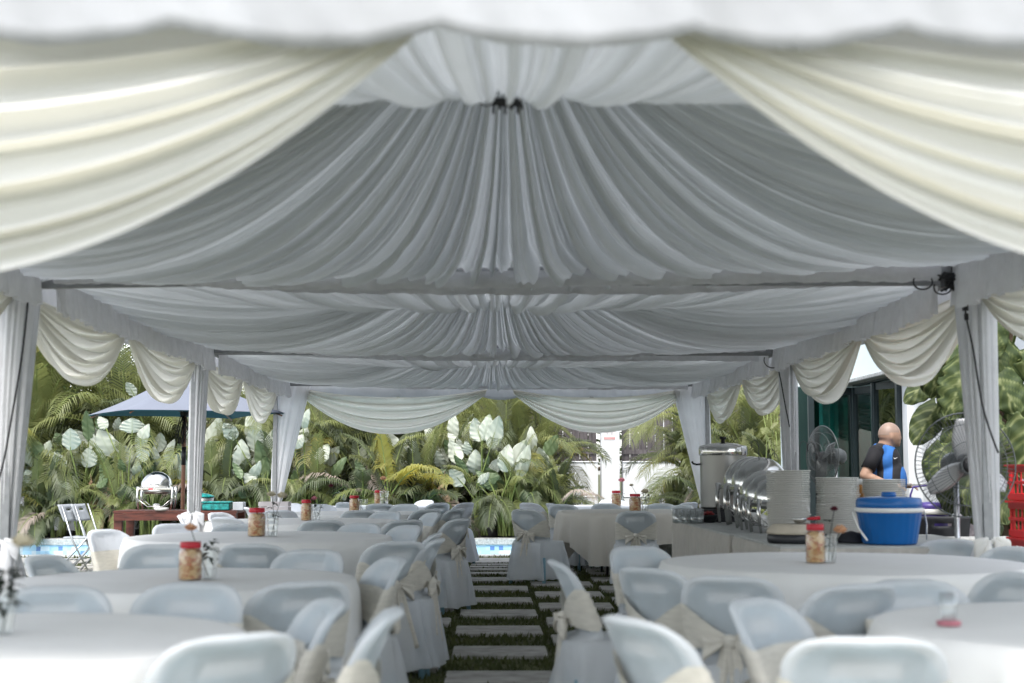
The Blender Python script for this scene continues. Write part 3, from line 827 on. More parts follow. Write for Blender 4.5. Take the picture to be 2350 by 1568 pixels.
if 0: cloth('T7', -3.55, 15.6, .80, .74, 'bright white tablecloth left of the tents, behind the ribbed vase', 'tablecloth_white', seed=11, tlabel='round table standing outside the tents on the left')
T = TABS
put_chair(552, 1442, -52, 'front left chair with bright curved rim, back to the camera, at bottom centre-left', turn=-18, Y=3.75, pick=0)
put_chair(766, 1366, 18, 'chair with broad straight beige band facing the camera, right of the bottom left table', turn=8, Y=4.75, pick=1)
put_chair(903, 1386, 2, 'chair seen edge-on beside the aisle in the left foreground, bow behind it', turn=-5, Y=4.4, pick=2)
put_chair(447, 1331, 84, 'chair facing the camera between the first and second left tables, below the jar', Y=5.45, turn=22)
put_chair(128, 1345, 100, 'chair at the left edge facing the camera, behind the big white rose', Y=5.3, turn=-6)
put_chair(705, 1334, -62, 'chair with V-shaped sash, its back to the camera, in front of the second left table', Y=5.5, turn=-8)
put_chair(910, 1281, 22, 'small chair tucked before the large arched one, right of the second left table', Y=7.0, turn=8)
put_chair(720, 1258, 72, 'dim chair facing the camera between second and third left tables, right part', Y=7.7, turn=-12)
put_chair(368, 1240, 98, 'chair with wrinkled cover facing the camera, behind the second left table on its left', Y=8.25, turn=0)
put_chair(92, 1278, T['T2'], 'chair at the left edge beside the nearest curtain knot', Y=7.2, turn=8)
put_chair(575, 1243, -94, 'chair with pale hand slot directly behind the front jar', Y=8.3, turn=-5)
put_chair(918, 1238, -62, 'large arched chair with V sash by the aisle, third left table', Y=8.6, turn=-12)
put_chair(236, 1215, 150, 'white chair seen from the side outside the tent, before the dark wooden table', white=True, Y=10.3, pick=0)
put_chair(1003, 1222, -6, 'chair edge-on along the aisle at the third left table, knotted bow on its side', Y=9.7, turn=0)
put_chair(1008, 1262, -10, 'chair along the aisle whose long skirt reaches the grass, just behind the arched one', Y=8.9, turn=0)
put_chair(942, 1203, T['T3'], 'pale chair facing the camera at the third left table, right rear', Y=11.1, turn=0)
put_chair(835, 1202, T['T3'], 'pale chair facing the camera at the third left table, rear', Y=11.5, turn=0)
put_chair(540, 1216, T['T3'], 'low chair top hidden behind the ribbed vase at the third left table', Y=11.3, turn=0)
put_chair(394, 1212, 130, 'chair top peeking over the left rim of the third left table', Y=11.4, white=True)
put_chair(741, 1201, T['T4'], 'grey chair back to the camera at the fourth left table, under its jar', Y=12.2, turn=0)
put_chair(934, 1198, T['T4'], 'creased chair back to the camera at the fourth left table, right front', Y=12.3, turn=0)
put_chair(1060, 1190, T['T4'], 'tall sash-tied chair edge-on by the aisle at the fourth left table', Y=12.6, turn=8)
put_chair(998, 1189, T['T4'], 'pale chair with fan-shaped sash at the fourth left table, right rear', Y=14.5, turn=0)
put_chair(498, 1182, T['T4'], 'white chair behind the rose of the second table, fourth left table', white=True, Y=14.4)
put_chair(512, 1193, T['T4'], 'white chair with round top at the left front of the fourth left table', white=True, Y=13.0)
put_chair(420, 1188, 170, 'white chair turned sideways beside the curtain knot of the middle left post', white=True, Y=13.7)
put_chair(826, 1175, T['T5'], 'grey chair at the fifth left table directly below its jar', Y=15.2)
put_chair(893, 1181, T['T4'], 'small pale chair top behind the fourth left table', Y=15.0)
put_chair(984, 1172, T['T5'], 'grey chair with light hand slot at the fifth left table, right front', Y=15.6)
put_chair(1052, 1166, T['T5'], 'chair with pleated sash edge-on by the aisle at the fifth left table', Y=15.9, turn=5)
put_chair(872, 1160, T['T6'], 'grey chair below the tall glass of the last left table', Y=18.2)
put_chair(933, 1160, T['T5'], 'pale chair at the right rear of the fifth left table', Y=18.0)
put_chair(1010, 1157, T['T6'], 'grey chair at the right front of the last left table', Y=18.6)
put_chair(1072, 1157, T['T6'], 'bright chair edge-on at the aisle end next to the pool', white=True, Y=18.7)
put_chair(980, 1152, T['T6'], 'white chair at the rear of the last left table', white=True, Y=20.3)
put_chair(792, 1163, T['T6'], 'chair left of the fifth table jar, at the last left table', Y=19.0)
put_chair(732, 1160, T['T5'], 'bright white chair behind the pink flower, left of the fifth table', white=True, Y=17.9)
put_chair(668, 1154, 70, 'bright white chair right of the wooden box, by the far curtain', white=True, Y=18.4)
put_chair(640, 1172, -80, 'white chair under the white flowers, between the third and fourth left tables', white=True, Y=15.2)
put_chair(566, 1166, 200, 'white chair seen sideways left of the wooden box', white=True, Y=16.4)
# right side
put_chair(1203, 1165, T['R2'], 'chair with tied bow edge-on at the aisle, left of the far right table', Y=15.6, turn=12, pick=0)
put_chair(1211, 1156, T['R3'], 'bright chair rim behind the sash-tied aisle chair on the far right', white=True, Y=18.6)
put_chair(1262, 1156, 200, 'white chair turned to the aisle beyond the far right table', white=True, Y=18.3)
put_chair(1288, 1158, T['R3'], 'grey chair with pale top left of the last right table', Y=17.9)
put_chair(1388, 1162, T['R2'], 'grey chair top rising behind the far right table, left of the jars', Y=18.3)
put_chair(1518, 1160, T['R2'], 'pale chair top behind the far right table, right of the vase', Y=18.2)
put_chair(1585, 1152, T['R3'], 'white rounded chair top beside the big steel pot', white=True, Y=18.9)
put_chair(1572, 1163, T['R2'], 'low chair top in front of the drinking glasses', Y=17.5)
put_chair(1459, 1179, T['R2'], 'chair with big bow behind, its back to the camera at the far right table', Y=14.9, turn=0)
put_chair(1405, 1155, T['R3'], 'white chair top at the rear of the last right table', white=True, Y=20.8)
put_chair(1272, 1284, 184, 'chair seen in profile at the aisle with hanging beige bow, right side', Y=6.75, turn=0, pick=1)
put_chair(1455, 1262, 118, 'chair facing the camera left of the big right table, beige band on it', Y=8.0, turn=0)
put_chair(1478, 1299, 222, 'chair with sash and visible seat at the left front of the big right table', Y=6.25, turn=10)
put_chair(1668, 1321, 247, 'chair with pale hand slot and V sash in front of the big right table', Y=5.75, turn=-14)
put_chair(1978, 1352, 292, 'dim chair low in front of the big right table, its back to the camera', Y=5.35, turn=10)
put_chair(2085, 1350, 96, 'pale chair facing the camera behind the bottom right table', Y=5.55, turn=0)
put_chair(2188, 1268, T['RN'], 'chair top showing over the rear of the big right table, below the black chair', Y=8.7, turn=0)
put_chair(2330, 1268, T['RN'], 'bluish chair at the right edge, beside the big right table', Y=7.9, turn=0)
put_chair(2345, 1338, 20, 'chair rim cut by the right edge of the photo, above the pink object', Y=5.9)
put_chair(1722, 1371, 140, 'chair with broad beige band facing the camera at the left of the bottom right table', Y=4.75, turn=12)
put_chair(1440, 1397, 206, 'bright chair in the right foreground by the aisle, seen obliquely with its bow', Y=4.15, turn=-26)
put_chair(1990, 1446, 262, 'nearest chair at the bottom right, bright rim, its back to the camera', Y=3.65, turn=-8)
for pr in protos + protos_lit:
    if 'fresh' in pr: del pr['fresh']
for o in list(C.objects):
    if 'fresh' in o: del o['fresh']

# ------------------------------------------------------------------ jars and vases
def jar(x, y, z, label, h=.195, r=.052, seed=0):
    t = thing('cookie_jar', label, 'jar', (x, y, z + .003), rz=seed, group='red-lidded cookie jars')
    s = h / .195
    MB().lathe([(0, .002), (r * .94, .002), (r, .012), (r, .125 * s), (r * .98, .140 * s), (r * .80, .158 * s)], n=24, f=lambda a, z: 1 + .03 * math.cos(8 * a)).build('contents', 'crackers', t)
    MB().lathe([(r * 1.03, .0), (r * 1.05, .012), (r * 1.05, .13 * s), (r * .97, .150 * s), (r * .84, .162 * s), (r * .84, .168 * s)], n=24).build('body', 'plastic_clear', t)
    MB().lathe([(r * .93, .163 * s), (r * .95, .166 * s), (r * .95, .190 * s), (r * .90, .195 * s), (0, .195 * s)], n=28, f=lambda a, z: 1 + .012 * math.cos(36 * a)).build('lid', 'red_lid', t)
    return t
def flower(mb_p, mb_l, base, head, r, seed, kind='rose'):
    rn = random.Random(seed); b = Vector(base); h = Vector(head)
    mid = (b + h) / 2 + Vector((rn.uniform(-.01, .01), 0, .01))
    mb_l.tube([b, mid, h], .0022, 5)
    for k in range(14):
        a = k * 2.4; q = .25 + .75 * k / 14; tilt = .25 + .75 * q
        dx, dy = math.cos(a), math.sin(a)
        def pt(u, v, q=q, dx=dx, dy=dy, tilt=tilt):
            w = (u - .5) * 2; rr_ = r * (.25 + .75 * q) * math.sin(min(1, .15 + v) * pi * .5)
            z = r * (1.3 * v * (1.15 - tilt * .6)) - r * .2
            cx_ = dx * rr_ * (.55 + .45 * tilt) - dy * w * r * .62 * math.sin(pi * min(1, v * .8 + .15)); cy_ = dy * rr_ * (.55 + .45 * tilt) + dx * w * r * .62 * math.sin(pi * min(1, v * .8 + .15))
            return h + Vector((cx_, cy_, z - abs(w) * r * .15))
        mb_p.grid(pt, 3, 4)
def leaf_small(mb, p, d, L_, w):
    p = Vector(p); d = Vector(d).normalized(); s_ = d.cross(Vector((.2, .3, 1))).normalized()
    mb.add([p, p + d * L_ * .35 + s_ * w, p + d * L_ * .35 - s_ * w, p + d * L_ * .75 + s_ * w * .7 + Vector((0, 0, -.01)), p + d * L_ * .75 - s_ * w * .7 + Vector((0, 0, -.01)), p + d * L_ + Vector((0, 0, -.02))],
           [(0, 1, 2), (1, 3, 4, 2), (3, 5, 4)])
def vase(x, y, z, label, flowers, h=.15, r=.032, seed=0, leaves=8, pet='petal_white', ribs=False):
    t = thing('glass_vase', label, 'vase', (x, y, z + .003), group='glass vases with roses')
    f = (lambda a, zz: 1 + .05 * math.sin(zz * 420)) if ribs else (lambda a, zz: 1 + .03 * math.cos(12 * a))
    prof = [(r * .8, 0)] + [(r * (.8 + .28 * k / 16), h * k / 16) for k in range(1, 17)]
    o = MB().lathe(prof, n=20, f=f).build('glass', 'glass_clear', t)
    for k in range(3): pass
    pm = {}; lm = MB(); rn = random.Random(seed)
    for i, (dx, dz, fr, pm_) in enumerate(flowers):
        pm[i] = (MB(), pm_)
        flower(pm[i][0], lm, (rn.uniform(-.01, .01), rn.uniform(-.01, .01), .01), (dx, rn.uniform(-.01, .01), dz), fr, seed + i)
    for k in range(leaves):
        hz = rn.uniform(h * .5, h * 1.45); a = rn.uniform(0, 6.28); q = rn.uniform(.0, .03)
        leaf_small(lm, (q * math.cos(a), q * math.sin(a), hz), (math.cos(a), math.sin(a), rn.uniform(-.3, .7)), rn.uniform(.03, .055), rn.uniform(.008, .014))
    lm.build('stems', 'leaf_dark', t)
    for v, k in pm.values(): v.build('flower', k, t)
    return t
def onT(xd, yd, Y, z):
    p = at(xd, yd, Y); return p.x
TZ = {'T1': .755, 'T2': .738, 'T3': .778, 'T4': .763, 'T5': .753, 'T6': .753, 'RN': .768, 'RB': .758, 'R2': .768, 'R3': .753}
def X(xd, Y): return at(xd, 1080, Y).x
jar(X(441, 6.75), 6.75, TZ['T2'], 'cookie jar with red lid on the second left table, nearest of the left jars', h=.175, r=.052)
vase(X(486, 6.8), 6.8, TZ['T2'], 'clear glass beside the nearest left jar, with peach rose and dark foliage', [(-.095, .235, .030, 'petal_peach')], h=.14, r=.036, seed=1, leaves=26)
jar(X(591, 10.3), 10.3, TZ['T3'], 'cookie jar with red lid beside the ribbed vase of white flowers', h=.20, r=.060)
vase(X(628, 10.2), 10.2, TZ['T3'], 'ribbed tall glass with two white roses and dark leaves on the third left table', [(-.012, .295, .034, 'petal_white'), (.062, .285, .038, 'petal_white')], h=.175, r=.04, seed=2, leaves=16, ribs=True)
jar(X(704, 13.9), 13.9, TZ['T4'], 'cookie jar with red lid below the pink flower, fourth left table', h=.20, r=.050)
vase(X(727, 13.85), 13.85, TZ['T4'], 'glass with a pink flower and a long dark red rose leaning right', [(-.02, .21, .03, 'petal_pink'), (.14, .33, .028, 'petal_red')], h=.16, r=.042, seed=3, leaves=9, ribs=True)
jar(X(814, 16.75), 16.75, TZ['T5'], 'squat cookie jar with red lid half hidden by a chair, fifth left table', h=.20, r=.058)
vase(X(835, 16.7), 16.7, TZ['T5'], 'glass with one cream rose beside the squat jar', [(-.06, .255, .04, 'petal_white')], h=.16, r=.045, seed=4, leaves=7)
jar(X(867, 19.6), 19.6, TZ['T6'], 'cookie jar with red lid on the last left table, partly behind a glass', h=.22, r=.042)
vase(X(882, 19.4), 19.4, TZ['T6'], 'tall flared glass with a peach rose on the last left table', [(-.015, .38, .045, 'petal_peach')], h=.21, r=.058, seed=5, leaves=14, ribs=True)
jar(X(1457, 16.9), 16.9, TZ['R2'], 'cookie jar with red lid on the beige cloth of the far right table', h=.20, r=.066)
vase(X(1480, 16.85), 16.85, TZ['R2'], 'glass with a cream rose and a drooping bud, on the far right table', [(.0, .225, .048, 'petal_white'), (-.16, .30, .026, 'petal_white')], h=.17, r=.045, seed=6, leaves=10, ribs=True)
jar(X(1414, 19.6), 19.6, TZ['R3'], 'cookie jar with red lid on the last right table, under a pink flower', h=.215, r=.062)
vase(X(1425, 20.0), 20.0, TZ['R3'], 'small glass with a pink flower behind the last right jar', [(.01, .35, .05, 'petal_pink')], h=.14, r=.04, seed=7, leaves=14)
jar(X(1868, 7.45), 7.45, TZ['RN'], 'blurred cookie jar with red lid on the big right table', h=.20, r=.048)
vase(X(1901, 7.45), 7.45, TZ['RN'], 'glass with a tall dark red rosebud and a peach rose on the big right table', [(.025, .275, .022, 'petal_red'), (.055, .165, .038, 'petal_peach')], h=.15, r=.036, seed=8, leaves=6)
vase(X(20, 4.4), 4.4, TZ['T1'], 'blurred foreground glass with a large cream rose and green leaves, left edge', [(.052, .272, .036, 'petal_white')], h=.13, r=.034, seed=9, leaves=70)
po = thing('tumbler', 'blurred clear tumbler standing on a pink base, bottom right table', 'glass', (X(2168, 4.55), 4.55, TZ['RB'] + .003))
MB().lathe([(.036, 0), (.038, .004), (.038, .012), (.0, .014)], n=20).build('base', 'petal_pink', po)
MB().lathe([(.022, .012), (.026, .05), (.028, .10)], n=20).build('glass', 'glass_clear', po)
# ------------------------------------------------------------------ garden wall, fence, pillar
WY = 28.6
def wall_seg(x0, x1, label):
    w = MB(); w.box(((x0 + x1) / 2, WY + .1, .70), (x1 - x0, .2, 1.40))
    w.box(((x0 + x1) / 2, WY - .004, .72), (x1 - x0, .03, .02))
    w.box(((x0 + x1) / 2, WY + .1, 1.415), (x1 - x0, .24, .03))
    tag(soft(w.build('garden_wall', 'wall_white', smooth=False), .01, 1), label, 'wall', 'white garden wall bays')
wall_seg(-24, -7.2, 'white garden wall behind the palms on the far left')
wall_seg(-7.2, 2.25, 'white garden wall behind the big pale leaves left of the pillar')
wall_seg(2.75, 9.5, 'white garden wall to the right of the white pillar')
pl = MB(); pl.box((2.49, WY + .02, 1.5), (.36, .36, 3.0)); pl.box((2.49, WY + .02, 3.03), (.46, .46, .08))
tag(soft(pl.build('wall_pillar', 'wall_white', smooth=False), .012, 2), 'white square pillar standing in the garden wall', 'pillar')
sg = thing('notice', 'faded paper notice stuck on the white pillar', 'sign', (2.47, WY - .164, 2.05))
MB().box((0, 0, 0), (.24, .006, .40)).build('sheet', 'paper', sg, False)
ch = MB(); rq = random.Random(3)
for r_i in range(4):
    for c_i in range(2):
        cx_, cz_ = -.045 + c_i * .09, .15 - r_i * .072
        for s_ in range(3): ch.box((cx_ + rq.uniform(-.006, .006), -.0045, cz_ - .02 + s_ * .018), (.045 + rq.uniform(-.012, .008), .003, .006))
        ch.box((cx_, -.0050, cz_), (.006, .003, .055))
ch.build('writing', 'ink_grey', sg, False)
MB().box((0, -.0045, -.165), (.225, .003, .045)).build('stripe', 'ink_pink', sg, False)
def fence(x0, x1, label, z0=1.5, z1=2.75):
    f_ = thing('board_fence', label, 'fence', ((x0 + x1) / 2, WY + .32, 0), group='dark timber fences above the wall')
    b = MB(); n = int((x1 - x0) / .17); rn = random.Random(int(x0 * 10))
    for k in range(n):
        xx = x0 - (x0 + x1) / 2 + (k + .5) * (x1 - x0) / n
        b.box((xx, rn.uniform(-.008, .008), (z1) / 2 + rn.uniform(-.03, .03)), ((x1 - x0) / n - .012, .025, z1), ry=R(rn.uniform(-.3, .3)))
    b.build('boards', 'wood_fence', f_, False)
    for z in (1.62, 2.45): MB().box((0, -.03, z), (x1 - x0, .03, .09)).build('rail', 'wood_fence', f_, False)
fence(-24, -7.2, 'dark timber fence behind the palms on the far left')
fence(-7.2, 2.25, 'dark timber fence above the wall, left of the white pillar')
fence(2.75, 9.5, 'dark timber fence above the wall, right of the white pillar')

# ------------------------------------------------------------------ palms
def frond(mb_leaf, mb_stem, base, az, el, L_, droop, n=30, lw=.020, ll=.42, seed=0, twist=0):
    rn = random.Random(seed); P = Vector(base); d = Vector((math.cos(az) * math.cos(el), math.sin(az) * math.cos(el), math.sin(el)))
    pts = [P.copy()]; ds = [d.copy()]; st = 14
    for i in range(st):
        d = (d + Vector((0, 0, -droop / st * (.4 + 1.5 * i / st)))).normalized(); P = P + d * (L_ / st); pts.append(P.copy()); ds.append(d.copy())
    mb_stem.tube(pts, [.016 - .013 * i / st for i in range(st + 1)], 4, False)
    side0 = Vector((-math.sin(az + twist), math.cos(az + twist), 0))
    for k in range(n):
        t = .22 + .78 * k / (n - 1); fi = t * st; i = min(int(fi), st - 1); fr = fi - i
        p = pts[i].lerp(pts[i + 1], fr); d = ds[i].lerp(ds[i + 1], fr).normalized()
        s_ = (side0 - d * side0.dot(d)).normalized(); u = s_.cross(d); 
        if u.z < 0: u = -u
        l = ll * (math.sin(pi * min(1, (t - .18) / .82 * .70 + .24)) ** .6) * rn.uniform(.88, 1.1)
        for sg_ in (-1, 1):
            if rn.random() < .04: continue
            fw = (.55 + .35 * t); dr = (s_ * sg_ + d * fw + u * (.25 + rn.uniform(-.12, .1))).normalized()
            w = lw * (.7 + .5 * math.sin(pi * t)); wd = (d - dr * d.dot(dr)).normalized()
            a = p; b = p + dr * l * .5 + Vector((0, 0, -.02 * l)); c = p + dr * l * .90 + Vector((0, 0, -.42 * l + rn.uniform(-.05, .02)))
            mb_leaf.add([a - wd * w * .35, a + wd * w * .35, b + wd * w * .5, b - wd * w * .5, c], [(0, 1, 2, 3), (3, 2, 4)])
def palm(seed, h=1.6, nst=7, nfr=7, L_=1.9, mats=('palm_leaf',), lean=.25, yellow=.0, dry=.0, spread=.45):
    root = thing('areca_palm', 'x', 'palm', group='palms planted along the garden wall')
    rn = random.Random(seed); st = MB(); M_ = {}
    for k in range(nst):
        a = rn.uniform(0, 6.28); q = rn.uniform(0, spread); bx, by = q * math.cos(a), q * math.sin(a)
        hh = h * rn.uniform(.45, 1.0); lx, ly = math.cos(a) * lean * hh * q * 2, math.sin(a) * lean * hh * q * 2
        st.tube([(bx, by, 0), (bx + lx * .4, by + ly * .4, hh * .5), (bx + lx, by + ly, hh)], [.042, .034, .028], 7, False)
        for j in range(nfr):
            az = a * .3 + j * 2.4 + rn.uniform(-.4, .4); young = j / nfr
            el = R(82 - 62 * young + rn.uniform(-9, 9)); dl = .8 + 1.7 * young
            q_ = rn.random(); mk = mats[rn.randrange(len(mats))]
            if q_ < yellow: mk = 'palm_leaf_yellow'
            elif q_ < yellow + dry and young > .5: mk = 'palm_leaf_dry'
            frond(M_.setdefault(mk, MB()), st, (bx + lx, by + ly, hh), az, el, L_ * rn.uniform(.75, 1.1), dl, n=rn.randint(32, 40), seed=seed * 100 + k * 10 + j, twist=rn.uniform(-.5, .5), ll=.44 * L_ / 1.9)
    st.build('trunk', 'stem', root)
    for mk, mb in M_.items(): mb.build('crown', mk, root, False)
    return root
pp = [palm(1, 1.7, 6, 8, 1.9, ('palm_leaf', 'palm_leaf', 'palm_leaf_dark'), yellow=.05, dry=.08),
      palm(2, 1.1, 7, 7, 1.6, ('palm_leaf', 'palm_leaf_dark'), yellow=.0, dry=.12),
      palm(3, 2.4, 6, 8, 2.0, ('palm_leaf',), yellow=.03, dry=.05),
      palm(4, .6, 6, 7, 1.2, ('palm_leaf_dark', 'palm_leaf'), yellow=.12, dry=.10)]
def put_palm(k, x, y, s, rz, label, fresh=set()):
    if k not in fresh:
        fresh.add(k); o = pp[k]; o.location = (x, y, 0); o.rotation_euler = (0, 0, rz); o.scale = (s,) * 3; o['label'] = label; return o
    return dup(pp[k], (x, y, 0), rz, label, s)
def xb(xd, Y): return at(xd, 1080, Y).x
palms = [
 (2, 60, 27.2, 1.25, 0, 'tall arching palm behind the nearest left curtain'),
 (2, 165, 27.4, 1.35, 1.9, 'tall palm rising between the nearest left curtain and the parasol'),
 (0, 250, 27.0, 1.25, .7, 'palm whose fronds show above the left tip of the parasol'),
 (1, 110, 26.6, 1.1, 2.5, 'low palm behind the silver folding chairs'),
 (0, 380, 27.3, 1.1, 3.1, 'palm behind the parasol pole'),
 (1, 505, 26.8, 1.15, .2, 'fan of pale palm fronds between the parasol pole and far left curtain'),
 (0, 590, 27.4, 1.1, 1.1, 'palm behind the pale leaves left of the far left curtain'),
 (0, 735, 27.2, 1.05, 4.1, 'palm just right of the far left corner curtain'),
 (1, 830, 26.7, 1.2, 5.3, 'palm under the middle of the wide left swag'),
 (0, 930, 27.3, 1.12, 2.2, 'palm showing below the right end of the wide left swag'),
 (2, 1085, 27.5, .98, .4, 'palm filling the gap between the two wide swags'),
 (0, 1175, 27.2, 1.0, 5.9, 'palm behind the tall cluster of pale leaves'),
 (1, 1165, 26.2, .85, 3.6, 'small low palm with drooping fronds right of the pale leaf stalks'),
 (0, 1208, 26.9, .88, 1.5, 'palm arching left of the white pillar'),
 (3, 1238, 26.3, .9, .9, 'low palm with pale arching fronds against the white wall'),
 (0, 1622, 26.9, .85, 2.8, 'palm between the white pillar and the far right curtain'),
 (1, 1640, 26.1, .85, 4.4, 'palm in front of the wall behind the white chair tops, right'),
 (2, 1660, 26.6, .92, 1.2, 'palm behind the big steel pot'),
 (0, 1750, 25.6, 1.0, 5.0, 'palm with long bright fronds above the chafing dishes'),
 (1, 1835, 26.4, 1.05, 3.3, 'palm beside the middle right post curtain'),
 (3, 300, 26.1, 1.1, .5, 'stubby palm at the pool edge below the parasol'),
 (3, 150, 25.9, 1.0, 2.4, 'stubby palm with orange tips behind the folding chairs'),
 (3, 690, 26.2, 1.2, 1.4, 'stubby palm at the foot of the far left curtain'),
 (3, 900, 26.0, 1.3, 4.2, 'stubby dark palm behind the last left jar'),
 (3, 1230, 25.9, 1.0, .1, 'stubby palm with yellow fronds at the right end of the pool view'),
 (3, 1575, 26.6, .7, 2.0, 'stubby palm in front of the wall right of the pillar'),
 (3, 1700, 25.4, 1.3, 5.2, 'stubby palm seen between the steel pot and the chafing dishes'),
 (3, 1010, 26.6, 1.4, 3.0, 'stubby palm at the left foot of the pale leaf cluster'),
 (3, 560, 26.3, 1.2, 2.2, 'stubby palm behind the teal box'),
]
for k, xd, Y, s, rz, lb in palms: put_palm(k, xb(xd, Y), Y, s, rz, lb)

# ------------------------------------------------------------------ big pale-leaved plants
def big_leaf(mb, base, tip, w, seed, face=None):
    rn = random.Random(seed); b = Vector(base); t = Vector(tip); ax = t - b; L_ = ax.length; ax.normalize()
    cam_n = Vector((rn.uniform(-.35, .35), -1, rn.uniform(-.1, .25))).normalized()
    n = (cam_n - ax * cam_n.dot(ax)).normalized(); s_ = ax.cross(n); fold = rn.uniform(.08, .3); cup = rn.uniform(-.12, .16); a1 = rn.uniform(0, 6)
    def f(u, v):
        q = (u - .5) * 2; wd = w * .5 * (math.sin(pi * v ** .80) ** .72) * (1 - .12 * v)
        if v > .97: wd *= .3
        wob = 1 + .05 * math.sin(v * 14 + a1 + q * 2)
        return b + ax * (L_ * v) + s_ * (q * wd * wob) + n * (-abs(q) * wd * fold + cup * L_ * math.sin(pi * v) * 1.0 + .012 * math.sin(v * 30 + q * 5) * abs(q))
    mb.grid(f, 12, 26); an = N1(seed + 7, [(2, .5), (5, .5)]); brown = rn.random() < .22
    for j in range(27):
        for i in range(13):
            u, v = i / 12, j / 26; q = (u - .5) * 2; s0 = .62 + .06 * math.sin((v - .28 * abs(q)) * 46) + .12 * an(v * 3 + q)
            if abs(q) < .10: s0 = .28
            if brown and v > .86: s0 = .1
            mb.__dict__.setdefault('val', []).append(s0)
Z1 = lambda x, y: (x * .3507 / 1.0638 * 1.0, (600 + y * .3507) / 1.0638)
Z2 = lambda x, y: ((600 + x * .3507) / 1.0638, (850 + y * .3507) / 1.0638)
def Z1p(x, y): return (x * .3507 / 1.0638, (600 + y * .3507) / 1.0638)
